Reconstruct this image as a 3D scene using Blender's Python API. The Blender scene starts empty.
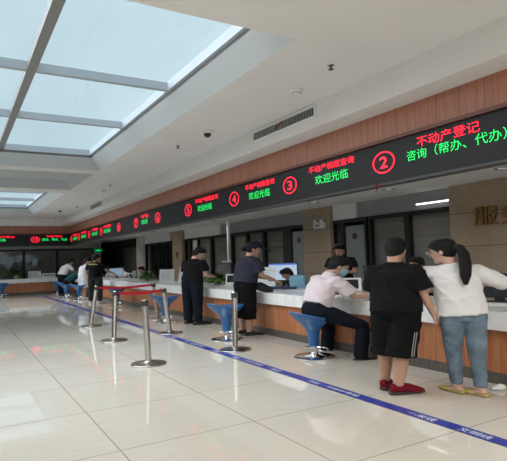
import bpy, bmesh, math, random
from mathutils import Vector, Matrix, noise
PI = math.pi
SC = bpy.context.scene
COL = SC.collection
random.seed(7)

# ------------------------------------------------------------------ camera, sky, sun, lamps, exposure
F_PX, YAW, PITCH, ROLL, EYE = 509.24, math.radians(30.526), math.radians(3.077), math.radians(-1.8624), 1.5
cam_d = bpy.data.cameras.new('camera'); cam = bpy.data.objects.new('camera', cam_d); COL.objects.link(cam)
cam_d.sensor_fit = 'HORIZONTAL'; cam_d.sensor_width = 36.0; cam_d.lens = F_PX / 507 * 36.0
cam_d.clip_start = 0.05; cam_d.clip_end = 300
_f = Vector((math.sin(YAW)*math.cos(PITCH), math.cos(YAW)*math.cos(PITCH), math.sin(PITCH)))
_r = Vector((math.cos(YAW), -math.sin(YAW), 0)); _u = _r.cross(_f)
_r2 = _r*math.cos(ROLL) + _u*math.sin(ROLL); _u2 = _u*math.cos(ROLL) - _r*math.sin(ROLL)
cam.matrix_world = Matrix(((_r2.x, _u2.x, -_f.x, 0), (_r2.y, _u2.y, -_f.y, 0), (_r2.z, _u2.z, -_f.z, EYE), (0, 0, 0, 1)))
SC.camera = cam

world = bpy.data.worlds.new('overcast_sky'); SC.world = world; world.use_nodes = True
nt = world.node_tree; nt.nodes.clear()
wo = nt.nodes.new('ShaderNodeOutputWorld'); bg = nt.nodes.new('ShaderNodeBackground')
tc = nt.nodes.new('ShaderNodeTexCoord'); ns = nt.nodes.new('ShaderNodeTexNoise'); cr = nt.nodes.new('ShaderNodeValToRGB')
ns.inputs['Scale'].default_value = 2.2; ns.inputs['Detail'].default_value = 3
cr.color_ramp.elements[0].position = .35; cr.color_ramp.elements[0].color = (.46, .61, .67, 1)
cr.color_ramp.elements[1].position = .65; cr.color_ramp.elements[1].color = (.58, .73, .79, 1)
nt.links.new(tc.outputs['Generated'], ns.inputs['Vector']); nt.links.new(ns.outputs['Fac'], cr.inputs['Fac'])
nt.links.new(cr.outputs['Color'], bg.inputs['Color']); bg.inputs['Strength'].default_value = 1.12
nt.links.new(bg.outputs[0], wo.inputs['Surface'])

sun_d = bpy.data.lights.new('sun', 'SUN'); sun_d.energy = 6.3; sun_d.angle = math.radians(95); sun_d.color = (.95, .98, 1.0)
sun = bpy.data.objects.new('sun', sun_d); COL.objects.link(sun); sun.location = (0, 6, 12)
sun.rotation_euler = (math.radians(-14), math.radians(-40), 0)

def area(name, loc, sx, sy, power, color=(1, .95, .88), rot=(0, 0, 0)):
    d = bpy.data.lights.new(name, 'AREA'); d.shape = 'RECTANGLE'; d.size = sx; d.size_y = sy; d.energy = power; d.color = color
    o = bpy.data.objects.new(name, d); COL.objects.link(o); o.location = loc; o.rotation_euler = rot; return o
# unseen fill lamps added behind the camera; then downlights over the staff aisle
for i, (x, y) in enumerate([(-4.5, -1.5), (0.5, -1.5), (3.4, -0.6), (-4.5, -4.5), (0.5, -4.5), (4.0, -4.0)]):
    area('fill_lamp', (x, y, 3.84), 1.4, 1.4, 95)
for y in (4.85, 7.3, 9.74, 12.2, 15.26, 18.2, 21.1, 24.0, 27.0):        # recessed downlights of the staff ceiling
    l = area('downlight', (7.45, y, 2.835), .15, .15, 11, (1, .97, .92)); l.data.shape = 'DISK'

SC.view_settings.view_transform = 'Standard'; SC.view_settings.look = 'None'
SC.view_settings.exposure = 0.0; SC.view_settings.gamma = 1.0; SC.view_settings.use_curve_mapping = False

# ------------------------------------------------------------------ materials
MATS = {}
def mat(name, color, rough=.5, metal=0, spec=.5, emit=None, estr=1, var=0, vscale=8, vstretch=(1, 1, 1), bump=0, bscale=60, coat=0):
    if name in MATS: return MATS[name]
    m = bpy.data.materials.new(name); m.use_nodes = True; t = m.node_tree; b = t.nodes['Principled BSDF']
    b.inputs['Base Color'].default_value = (*color, 1); b.inputs['Roughness'].default_value = rough
    b.inputs['Metallic'].default_value = metal; b.inputs['Specular IOR Level'].default_value = spec
    if coat: b.inputs['Coat Weight'].default_value = coat; b.inputs['Coat Roughness'].default_value = .08
    if emit: b.inputs['Emission Color'].default_value = (*emit, 1); b.inputs['Emission Strength'].default_value = estr
    if var or bump:
        c = t.nodes.new('ShaderNodeTexCoord'); mp = t.nodes.new('ShaderNodeMapping'); mp.inputs['Scale'].default_value = vstretch
        t.links.new(c.outputs['Object'], mp.inputs['Vector'])
    if var:
        n = t.nodes.new('ShaderNodeTexNoise'); n.inputs['Scale'].default_value = vscale; n.inputs['Detail'].default_value = 5
        t.links.new(mp.outputs['Vector'], n.inputs['Vector'])
        r = t.nodes.new('ShaderNodeValToRGB')
        r.color_ramp.elements[0].position = .3; r.color_ramp.elements[1].position = .7
        r.color_ramp.elements[0].color = (*[max(0, k*(1-var)) for k in color], 1)
        r.color_ramp.elements[1].color = (*[min(1, k*(1+var)) for k in color], 1)
        t.links.new(n.outputs['Fac'], r.inputs['Fac']); t.links.new(r.outputs['Color'], b.inputs['Base Color'])
    if bump:
        n2 = t.nodes.new('ShaderNodeTexNoise'); n2.inputs['Scale'].default_value = bscale; n2.inputs['Detail'].default_value = 3
        t.links.new(c.outputs['Object'], n2.inputs['Vector'])
        bp = t.nodes.new('ShaderNodeBump'); bp.inputs['Strength'].default_value = bump; bp.inputs['Distance'].default_value = .02
        t.links.new(n2.outputs['Fac'], bp.inputs['Height']); t.links.new(bp.outputs['Normal'], b.inputs['Normal'])
    MATS[name] = m; return m

def floor_mat():
    m = bpy.data.materials.new('polished_tile'); m.use_nodes = True; t = m.node_tree; b = t.nodes['Principled BSDF']
    c = t.nodes.new('ShaderNodeTexCoord'); mp = t.nodes.new('ShaderNodeMapping')
    mp.inputs['Location'].default_value = (-1.145 + 1.2367*20, -2.905 + 1.2367*20, 0)
    br = t.nodes.new('ShaderNodeTexBrick'); br.offset = 0; br.squash = 1
    br.inputs['Scale'].default_value = 1; br.inputs['Brick Width'].default_value = 1.2367; br.inputs['Row Height'].default_value = 1.2367
    br.inputs['Mortar Size'].default_value = .0055; br.inputs['Mortar Smooth'].default_value = .3
    br.inputs['Color1'].default_value = (.615, .57, .50, 1); br.inputs['Color2'].default_value = (.64, .595, .525, 1)
    br.inputs['Mortar'].default_value = (.30, .24, .18, 1)
    t.links.new(c.outputs['Object'], mp.inputs['Vector']); t.links.new(mp.outputs['Vector'], br.inputs['Vector'])
    mp2 = t.nodes.new('ShaderNodeMapping'); mp2.inputs['Scale'].default_value = (2.2, 16, 1); mp2.inputs['Rotation'].default_value = (0, 0, .5)
    n = t.nodes.new('ShaderNodeTexNoise'); n.inputs['Scale'].default_value = 1.5; n.inputs['Detail'].default_value = 6
    t.links.new(c.outputs['Object'], mp2.inputs['Vector']); t.links.new(mp2.outputs['Vector'], n.inputs['Vector'])
    r = t.nodes.new('ShaderNodeValToRGB'); r.color_ramp.elements[0].color = (.96, .955, .945, 1); r.color_ramp.elements[1].color = (1.03, 1.03, 1.02, 1)
    r.color_ramp.elements[0].position = .3; r.color_ramp.elements[1].position = .7
    t.links.new(n.outputs['Fac'], r.inputs['Fac'])
    mx = t.nodes.new('ShaderNodeMix'); mx.data_type = 'RGBA'; mx.blend_type = 'MULTIPLY'; mx.inputs[0].default_value = 1
    t.links.new(br.outputs['Color'], mx.inputs[6]); t.links.new(r.outputs['Color'], mx.inputs[7]); t.links.new(mx.outputs[2], b.inputs['Base Color'])
    b.inputs['Roughness'].default_value = .035; b.inputs['Specular IOR Level'].default_value = .5
    return m

def wood_mat(name, dark, light, seam, gloss=.35, axis='Y'):
    m = bpy.data.materials.new(name); m.use_nodes = True; t = m.node_tree; b = t.nodes['Principled BSDF']
    c = t.nodes.new('ShaderNodeTexCoord'); mp = t.nodes.new('ShaderNodeMapping'); mp.inputs['Scale'].default_value = (14, 14, 1.1)
    n = t.nodes.new('ShaderNodeTexNoise'); n.inputs['Scale'].default_value = 1.6; n.inputs['Detail'].default_value = 7; n.inputs['Distortion'].default_value = .5
    r = t.nodes.new('ShaderNodeValToRGB'); r.color_ramp.elements[0].position = .32; r.color_ramp.elements[1].position = .68
    r.color_ramp.elements[0].color = (*dark, 1); r.color_ramp.elements[1].color = (*light, 1)
    t.links.new(c.outputs['Object'], mp.inputs['Vector']); t.links.new(mp.outputs['Vector'], n.inputs['Vector']); t.links.new(n.outputs['Fac'], r.inputs['Fac'])
    # board joints every `seam` metres
    sx = t.nodes.new('ShaderNodeSeparateXYZ'); t.links.new(c.outputs['Object'], sx.inputs[0])
    ad = t.nodes.new('ShaderNodeMath'); ad.operation = 'ADD'; t.links.new(sx.outputs['X'], ad.inputs[0]); t.links.new(sx.outputs['Y'], ad.inputs[1])
    md = t.nodes.new('ShaderNodeMath'); md.operation = 'PINGPONG'; md.inputs[1].default_value = seam/2; t.links.new(ad.outputs[0], md.inputs[0])
    gt = t.nodes.new('ShaderNodeMath'); gt.operation = 'GREATER_THAN'; gt.inputs[1].default_value = .006; t.links.new(md.outputs[0], gt.inputs[0])
    mx = t.nodes.new('ShaderNodeMix'); mx.data_type = 'RGBA'; mx.inputs[6].default_value = (*[k*.75 for k in dark], 1)
    t.links.new(gt.outputs[0], mx.inputs[0]); t.links.new(r.outputs['Color'], mx.inputs[7]); t.links.new(mx.outputs[2], b.inputs['Base Color'])
    b.inputs['Roughness'].default_value = gloss; b.inputs['Specular IOR Level'].default_value = .4
    return m

def glass_mat(name, tint, refl, rough=.02):
    m = bpy.data.materials.new(name); m.use_nodes = True; t = m.node_tree; t.nodes.clear()
    o = t.nodes.new('ShaderNodeOutputMaterial'); tr = t.nodes.new('ShaderNodeBsdfTransparent'); gl = t.nodes.new('ShaderNodeBsdfGlossy')
    tr.inputs['Color'].default_value = (*tint, 1); gl.inputs['Roughness'].default_value = rough
    mx = t.nodes.new('ShaderNodeMixShader'); mx.inputs[0].default_value = refl
    t.links.new(tr.outputs[0], mx.inputs[1]); t.links.new(gl.outputs[0], mx.inputs[2])
    t.links.new(mx.outputs[0], o.inputs['Surface']); return m

M_FLOOR = floor_mat()
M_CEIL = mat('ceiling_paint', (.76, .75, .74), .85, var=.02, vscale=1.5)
M_COFFER = mat('coffer_skylit_tint', (.50, .535, .555), .8)  # blue cast of the skylight mixed into the apron colour
M_BULK = mat('bulkhead_paint', (.62, .61, .59), .8, var=.03, vscale=2)
M_WOODB = wood_mat('fascia_wood', (.34, .135, .085), (.45, .205, .135), .34)
M_WOODC = wood_mat('counter_wood', (.36, .125, .048), (.52, .22, .10), .62)
M_TRIM = mat('wood_edge', (.16, .05, .03), .4, var=.2, vscale=10)
M_MARBLE = mat('white_marble', (.86, .855, .84), .18, var=.06, vscale=9, spec=.5)
M_PLINTH = mat('dark_stone', (.10, .085, .075), .3, var=.35, vscale=25)
M_SIGN = mat('led_board', (.014, .014, .015), .45, spec=.3)
M_SIGNF = mat('led_board_edge', (.05, .05, .052), .4)
M_RED = mat('led_red', (.02, 0, 0), .5, emit=(1.0, .010, .036), estr=2.6)
M_GREEN = mat('led_green', (0, .02, 0), .5, emit=(.006, .70, .12), estr=2.0)
M_BLACK = mat('black_frame', (.012, .012, .013), .4)
M_ALU = mat('skylight_frame', (.22, .22, .22), .45, metal=.1)
M_ALUW = mat('skylight_curb', (.40, .45, .50), .5)
M_TAN = mat('tan_stone_panel', (.36, .275, .19), .55, var=.08, vscale=5)
M_JOINT = mat('panel_joint', (.09, .065, .045), .7)
M_BLIND = mat('grey_blind', (.31, .30, .27), .8, var=.1, vscale=3, vstretch=(1, 1, 14))
M_FROST = mat('frosted_door', (.19, .215, .22), .5)
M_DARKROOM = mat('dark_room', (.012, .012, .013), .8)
M_GREYDOOR = mat('grey_panel', (.10, .098, .09), .6)
M_GLASS = glass_mat('window_glass', (.93, .94, .94), .05)
M_SKYGLASS = glass_mat('roof_glass', (.96, .985, 1.0), .05)
M_CHROME = mat('chrome', (.78, .78, .79), .12, metal=1)
M_STEEL = mat('brushed_steel', (.56, .53, .49), .26, metal=1, bump=.02, bscale=200)
M_STEELH = mat('dark_steel_head', (.07, .07, .07), .35, metal=.4)
M_BLUE = mat('blue_plastic', (.014, .115, .33), .32, coat=.15)
M_BELT = mat('red_belt', (.55, .006, .03), .5)
M_WHITE = mat('white_plastic', (.78, .78, .78), .35)
M_PAPER = mat('white_paper', (.80, .81, .83), .7)
M_GREYP = mat('grey_plastic', (.30, .31, .32), .4)
M_DARKP = mat('dark_plastic', (.02, .02, .022), .35)
M_TAPE = mat('blue_floor_tape', (.012, .03, .30), .3)
M_INK = mat('tape_lettering', (.85, .87, .92), .5)
M_GOLD = mat('gold_letter', (.30, .17, .04), .35, metal=.6)
M_LEAF = mat('leaf', (.09, .18, .04), .45, var=.35, vscale=30)
M_POT = mat('white_pot', (.7, .7, .68), .35)
M_SCREEN = mat('lit_screen', (.05, .05, .05), .2, emit=(.50, .62, .80), estr=.85)
M_SCREENB = mat('lit_screen_bar', (.02, .03, .1), .2, emit=(.10, .20, .62), estr=.9)
M_SCREEND = mat('dim_screen', (.02, .028, .028), .5, spec=.15)
M_EXIT = mat('exit_green', (0, .05, .02), .5, emit=(.0, .22, .07), estr=.5)
M_TUBE = mat('tube_light', (.8, .8, .8), .4, emit=(.92, .97, 1), estr=2.2)
M_SKIN = mat('skin', (.47, .27, .19), .55, var=.05, vscale=14)
M_SKINL = mat('pale_skin', (.56, .35, .27), .55, var=.05, vscale=14)
M_HAIR = mat('black_hair', (.007, .006, .006), .55, spec=.2, bump=.5, bscale=90)
M_EYE = mat('eye', (.02, .015, .012), .2)
M_LIP = mat('lip', (.36, .13, .11), .5)

# ------------------------------------------------------------------ mesh helpers
class MB:
    def __init__(s): s.bm = bmesh.new(); s.mi = 0
    def _fin(s, fs):
        for f in fs: f.material_index = s.mi
        return s
    def box(s, x0, x1, y0, y1, z0, z1, bev=0):
        g = bmesh.ops.create_cube(s.bm, size=1, matrix=Matrix.Translation(((x0+x1)/2, (y0+y1)/2, (z0+z1)/2)) @ Matrix.Diagonal((x1-x0, y1-y0, z1-z0, 1)))
        fs = set(f for v in g['verts'] for f in v.link_faces)
        if bev:
            es = set(e for v in g['verts'] for e in v.link_edges)
            r = bmesh.ops.bevel(s.bm, geom=list(es), offset=bev, segments=2, affect='EDGES', profile=.5)
            fs = set(f for f in fs if f.is_valid) | set(r['faces'])
        return s._fin(fs)
    def obox(s, m, sx, sy, sz, bev=0):
        g = bmesh.ops.create_cube(s.bm, size=1, matrix=m @ Matrix.Diagonal((sx, sy, sz, 1)))
        fs = set(f for v in g['verts'] for f in v.link_faces)
        if bev:
            es = set(e for v in g['verts'] for e in v.link_edges)
            r = bmesh.ops.bevel(s.bm, geom=list(es), offset=bev, segments=2, affect='EDGES', profile=.5)
            fs = set(f for f in fs if f.is_valid) | set(r['faces'])
        return s._fin(fs)
    def quad(s, *pts):
        vs = [s.bm.verts.new(p) for p in pts]; return s._fin([s.bm.faces.new(vs)])
    def loft(s, rings, cap=True):
        R = [[s.bm.verts.new(p) for p in ring] for ring in rings]; fs = []; n = len(R[0])
        for a, b in zip(R, R[1:]):
            for i in range(n): fs.append(s.bm.faces.new((a[i], a[(i+1) % n], b[(i+1) % n], b[i])))
        if cap:
            for ring, flip in ((R[0], True), (R[-1], False)):
                fs.append(s.bm.faces.new(ring[::-1] if flip else ring))
        bmesh.ops.recalc_face_normals(s.bm, faces=fs)
        return s._fin(fs)
    def tube(s, pts, radii, n=12, lat=None, rnd=True, flat=(1, 1)):
        """lofted limb along pts; radii are numbers or (lateral, depth) pairs; rounded ends"""
        P = [Vector(p) for p in pts]; K = len(P); rings = []
        rr = [(r, r) if not isinstance(r, (tuple, list)) else tuple(r) for r in radii]
        prev = Vector(lat) if lat else None
        T = []
        for i in range(K):
            t = (P[min(i+1, K-1)] - P[max(i-1, 0)])
            T.append(t.normalized() if t.length > 1e-9 else Vector((0, 0, 1)))
        if prev is None: prev = Vector((1, 0, 0)) if abs(T[0].x) < .8 else Vector((0, 1, 0))
        items = []
        for i in range(K):
            t = T[i]; x = prev - t*prev.dot(t)
            if x.length < 1e-6: x = t.orthogonal()
            x.normalize(); prev = x; y = t.cross(x); items.append((P[i], t, x, y, rr[i]))
        def ring(c, x, y, a, b): return [c + x*(a*math.cos(2*PI*k/n)) + y*(b*math.sin(2*PI*k/n)) for k in range(n)]
        if rnd:
            c, t, x, y, (a, b) = items[0]; m = min(a, b)*.8
            for ph in (80, 50, 22): rings.append(ring(c - t*m*math.sin(math.radians(ph)), x, y, a*math.cos(math.radians(ph)), b*math.cos(math.radians(ph))))
        for c, t, x, y, (a, b) in items: rings.append(ring(c, x, y, a, b))
        if rnd:
            c, t, x, y, (a, b) = items[-1]; m = min(a, b)*.8
            for ph in (22, 50, 80): rings.append(ring(c + t*m*math.sin(math.radians(ph)), x, y, a*math.cos(math.radians(ph)), b*math.cos(math.radians(ph))))
        return s.loft(rings)
    def cyl(s, p0, p1, r0, r1=None, n=20): return s.tube([p0, p1], [r0, r0 if r1 is None else r1], n=n, rnd=False)
    def lathe(s, prof, c=(0, 0, 0), n=32, fn=None, sx=1, sy=1):
        rings = []
        for r, z in prof:
            ring = []
            for k in range(n):
                a = 2*PI*k/n; x, y, zz = r*math.cos(a)*sx, r*math.sin(a)*sy, z
                if fn: x, y, zz = fn(x, y, zz, a, r)
                ring.append((c[0]+x, c[1]+y, c[2]+zz))
            rings.append(ring)
        return s.loft(rings)
    def ball(s, c, rx, ry=None, rz=None, n=12, m=None):
        ry = ry or rx; rz = rz or rx
        M = Matrix.Translation(c) @ (m.to_4x4() if m else Matrix()) @ Matrix.Diagonal((rx, ry, rz, 1))
        g = bmesh.ops.create_uvsphere(s.bm, u_segments=n, v_segments=max(6, n//2+2), radius=1, matrix=M)
        return s._fin(set(f for v in g['verts'] for f in v.link_faces))
    def mesh(s, name, mats, smooth=False):
        me = bpy.data.meshes.new(name); s.bm.to_mesh(me); s.bm.free()
        for m in (mats if isinstance(mats, (list, tuple)) else [mats]): me.materials.append(m)
        if smooth:
            for p in me.polygons: p.use_smooth = True
        return me
    def build(s, name, mats, parent=None, smooth=False, loc=None):
        o = bpy.data.objects.new(name, s.mesh(name, mats, smooth)); COL.objects.link(o)
        if parent: o.parent = parent
        if loc: o.location = loc
        if smooth == 'auto':
            pass
        return o

def autosmooth(o, ang=40):
    me = o.data
    for p in me.polygons: p.use_smooth = True
    bm = bmesh.new(); bm.from_mesh(me)
    for e in bm.edges:
        if len(e.link_faces) == 2 and e.calc_face_angle(0) > math.radians(ang): e.smooth = False
    bm.to_mesh(me); bm.free(); return o

def tag(o, label=None, cat=None, group=None, kind=None):
    if label: o['label'] = label
    if cat: o['category'] = cat
    if group: o['group'] = group
    if kind: o['kind'] = kind
    return o
def thing(name, label, cat, loc=(0, 0, 0), rz=0, group=None):
    o = bpy.data.objects.new(name, None); COL.objects.link(o); o.location = loc; o.rotation_euler = (0, 0, rz); o.empty_display_size = .1
    return tag(o, label, cat, group)
def struct(o, label=None): o['kind'] = 'structure'; o['label'] = label or o.name.replace('_', ' '); return o
def dup(root, loc, rz=None, label=None):
    r = root.copy(); COL.objects.link(r); r.location = loc
    if rz is not None: r.rotation_euler = (0, 0, rz)
    if label: r['label'] = label
    for ch in list(root.children):
        c = ch.copy(); COL.objects.link(c); c.parent = r
        for g in list(ch.children):
            d = g.copy(); COL.objects.link(d); d.parent = c
    return r

TEXTS = {}
def text_mesh(body, w, h, m, bold=0.0, depth=0):
    key = (body, round(w, 3), round(h, 3), m.name, depth)
    if key in TEXTS: return TEXTS[key]
    c = bpy.data.curves.new('lettering', 'FONT'); c.body = body; c.offset = bold; c.extrude = depth; c.resolution_u = 3
    o = bpy.data.objects.new('lettering', c); COL.objects.link(o)
    dg = bpy.context.evaluated_depsgraph_get(); me = bpy.data.meshes.new_from_object(o.evaluated_get(dg))
    bpy.data.objects.remove(o); bpy.data.curves.remove(c)
    xs = [v.co.x for v in me.vertices]; ys = [v.co.y for v in me.vertices]
    sx, sy = w/(max(xs)-min(xs)), h/(max(ys)-min(ys)); cx, cy = (max(xs)+min(xs))/2, (max(ys)+min(ys))/2
    for v in me.vertices: v.co = Vector(((v.co.x-cx)*sx, (v.co.y-cy)*sy, v.co.z))
    me.materials.clear(); me.materials.append(m); TEXTS[key] = me; return me
ROT_R = Matrix(((0, 0, -1, 0), (-1, 0, 0, 0), (0, 1, 0, 0), (0, 0, 0, 1)))      # reads from the hall, facing -X
ROT_F = Matrix(((1, 0, 0, 0), (0, 0, -1, 0), (0, 1, 0, 0), (0, 0, 0, 1)))      # facing -Y
ROT_L = Matrix(((0, 0, 1, 0), (1, 0, 0, 0), (0, 1, 0, 0), (0, 0, 0, 1)))       # facing +X
ROT_G = Matrix(((0, 1, 0, 0), (-1, 0, 0, 0), (0, 0, 1, 0), (0, 0, 0, 1)))      # lying on the floor
def put_text(name, body, w, h, m, loc, rot, parent, bold=0.0, depth=0):
    o = bpy.data.objects.new(name, text_mesh(body, w, h, m, bold, depth)); COL.objects.link(o)
    o.parent = parent; o.matrix_parent_inverse = Matrix(); o.matrix_local = Matrix.Translation(loc) @ rot; return o

# ------------------------------------------------------------------ the room
XL, XS, XB = -9.0, 5.25, 8.55          # left fascia, right fascia (over the counter front), glass partition behind the staff
YN, YS, YB = -6.0, 28.25, 31.5         # entrance wall, far fascia, far partition
ZC, ZS = 3.87, 2.78                    # hall ceiling, staff ceiling
XBK, YBK = 4.83, 27.83                 # bulkhead faces
LSH = XL + XS                          # mirror: x -> LSH - x

struct(MB().box(-12.6, XB+2.0, YN-.2, 38, -.12, 0).build('floor', M_FLOOR), 'polished cream tile floor')

# hall ceiling with the coffers left open
SKX0, SKX1 = LSH - 3.23, 3.23
COFS = [(4.43, 13.22, 'sky'), (13.75, 16.95, 'blind'), (17.75, 26.05, 'sky')]
def ceiling():
    m = MB(); x0, x1 = LSH-XBK, XBK
    ys = [YN] + [v for c in COFS for v in c[:2]] + [YBK]
    m.quad((x0, YN, ZC), (x0, YBK, ZC), (SKX0, YBK, ZC), (SKX0, YN, ZC))
    m.quad((SKX1, YN, ZC), (SKX1, YBK, ZC), (x1, YBK, ZC), (x1, YN, ZC))
    for a, b in zip(ys[0::2], ys[1::2]): m.quad((SKX0, a, ZC), (SKX0, b, ZC), (SKX1, b, ZC), (SKX1, a, ZC))
    # lid above, so no light leaks in around the coffers
    return m
struct(ceiling().build('ceiling', M_CEIL), 'beige plaster hall ceiling')
AP, AH = .25, .27                       # apron: inset and height
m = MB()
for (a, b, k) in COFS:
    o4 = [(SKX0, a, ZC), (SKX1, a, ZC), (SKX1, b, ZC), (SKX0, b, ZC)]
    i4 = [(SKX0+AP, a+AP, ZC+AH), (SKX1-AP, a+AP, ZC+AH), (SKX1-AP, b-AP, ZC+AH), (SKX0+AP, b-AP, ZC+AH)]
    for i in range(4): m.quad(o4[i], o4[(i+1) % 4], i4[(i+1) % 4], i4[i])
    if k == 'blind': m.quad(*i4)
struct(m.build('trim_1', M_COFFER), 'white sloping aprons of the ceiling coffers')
# skylights
for si, (a, b, k) in enumerate([c for c in COFS if c[2] == 'sky']):
    x0, x1, y0, y1, z = SKX0+AP, SKX1-AP, a+AP, b-AP, ZC+AH
    win = thing('window_%d' % (si+1), 'large gridded skylight of clear roof panes' if si == 0 else 'far skylight of clear roof panes beyond the first', 'skylight', (0, 0, 0)); del win['category']; win['kind'] = 'structure'
    f = MB(); t = .07
    # upstand around the opening
    for bx in ((x0-.06, x0+.06, y0-.06, y1+.06), (x1-.06, x1+.06, y0-.06, y1+.06), (x0, x1, y0-.06, y0+.06), (x0, x1, y1-.06, y1+.06)):
        f.box(*bx, z+.05, z+.19)
    f.build('curb', M_ALUW, win)
    e = MB()
    for bx in ((x0-.08, x0+.0, y0, y1), (x1, x1+.08, y0, y1), (x0, x1, y0-.08, y0), (x0, x1, y1, y1+.08)): e.box(*bx, z-.0, z+.05)
    e.build('shadow_gap', M_ALU, win)
    nx = 5; nyy = max(2, round((y1-y0)/2.55)); px = (x1-x0)/nx
    xs = [x1-.02-2.03*(i+1) for i in range(4)]; ys = [7.54, 10.07] if si == 0 else [y0+(y1-y0)*(i+1)/3 for i in range(2)]
    g = MB()
    for x in xs: g.box(x-.06, x+.06, y0, y1, z+.05, z+.15)
    g.build('mullion', M_ALU, win)
    g = MB()
    for y in ys: g.box(x0, x1, y-.05, y+.05, z+.06, z+.18)
    g.build('transom', M_ALUW, win)
    MB().quad((x0, y0, z+.20), (x1, y0, z+.20), (x1, y1, z+.20), (x0, y1, z+.20)).build('glass_pane', M_SKYGLASS, win)
# roof deck above the ceiling (keeps daylight to the skylights)
m = MB(); zr = ZC+.45
rx0, rx1 = SKX0+AP-.06, SKX1-AP+.06
ys = [YN-.2] + [v for c in COFS if c[2] == 'sky' for v in (c[0]+AP-.06, c[1]-AP+.06)] + [38.2]
m.box(-12.8, rx0, YN-.2, 38.2, zr-.08, zr); m.box(rx1, XB+2.2, YN-.2, 38.2, zr-.08, zr)
for a, b in zip(ys[0::2], ys[1::2]): m.box(rx0, rx1, a, b, zr-.08, zr)
struct(m.build('trim_2', M_BULK), 'roof deck above the ceiling')

# bulkheads (white face, ledge), wood fascia
m = MB(); LG = 3.49
m.box(XBK, XS+.3, YN, YS, LG, ZC+.02); m.box(LSH-XS-.3, LSH-XBK, YN, YS, LG, ZC+.02); m.box(LSH-XBK, XBK, YBK, YS+.3, LG, ZC+.02)
struct(m.build('trim_3', M_CEIL), 'white bulkhead round the hall ceiling')
m = MB(); WB = 3.085
m.box(XS, XS+.3, YN, YS+.3, WB, LG); struct(m.build('trim_4', M_WOODB), 'brown wood fascia above the long sign')
struct(MB().box(LSH-XS-.3, LSH-XS, YN, YS+.3, WB, LG).build('trim_5', M_WOODB), 'brown wood fascia on the opposite side')
struct(MB().box(LSH-XS, XS, YS, YS+.3, WB, LG).build('trim_6', M_WOODB), 'brown wood fascia above the far sign')
m = MB(); m.box(XS-.05, XS+.02, YN, YS-.05, WB-.02, WB+.025); m.box(LSH-XS, XS-.0, YS-.05, YS+.02, WB-.02, WB+.025)
struct(m.build('trim_7', M_TRIM), 'dark wood lip under the fascia')
# staff ceiling
m = MB(); HY = (4.85, 7.3, 9.74, 12.2, 15.26, 18.2, 21.1, 24.0, 27.0)
m.box(XS+.25, 7.36, YN, 38, ZS, ZS+.06); m.box(7.54, XB+1.9, YN, 38, ZS, ZS+.06)
for a, b in zip((YN,)+tuple(y+.09 for y in HY), tuple(y-.09 for y in HY)+(38,)): m.box(7.36, 7.54, a, b, ZS, ZS+.06)
m.box(LSH-XS-3.6, LSH-XS-.25, YN, 38, ZS, ZS+.06); m.box(LSH-XS-.25, XS+.25, YS+.25, 38, ZS, ZS+.06)
struct(m.build('trim_8', M_CEIL), 'low plaster ceiling over the staff side')
struct(MB().box(XS+.02, XS+.34, YN, YS+.3, 2.74, 3.1).box(LSH-XS-.3, LSH-XS-.02, YN, YS+.3, 2.4, 3.1).box(LSH-XS, XS, YS+.03, YS+.32, 2.74, 3.1).build('trim_9', M_BULK), 'beam behind the signs')
m = MB()
for y in HY:
    for k in range(24):
        a, b = 2*PI*k/24, 2*PI*(k+1)/24; q = lambda t, z, r=.085: (7.45+r*math.cos(t), y+r*math.sin(t), z)
        m.quad(q(a, ZS-.002), q(b, ZS-.002), q(b, ZS+.06), q(a, ZS+.06)); m.quad(q(a, ZS-.002), q(b, ZS-.002), q(b, ZS-.002, .13), q(a, ZS-.002, .13))
struct(m.build('trim_13', mat('matt_black', (.006, .006, .006), 1, spec=0)), 'black baffles of the recessed downlights')
# outer walls
struct(MB().box(-12.8, -12.6, YN-.2, 38.2, 0, zr).build('wall_left', M_BULK), 'plain left hall wall')
# entrance wall with tall glazing
m = MB(); m.box(-12.6, XB+2, YN-.2, YN, 3.2, zr); m.box(-12.6, XB+2, YN-.2, YN, 0, .25)
for x in [-12.6+1.9*i for i in range(12)]: m.box(x, x+.12, YN-.2, YN, .25, 3.2)
struct(m.build('wall_entrance', M_ALU), 'entrance wall of tall glazing')
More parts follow.
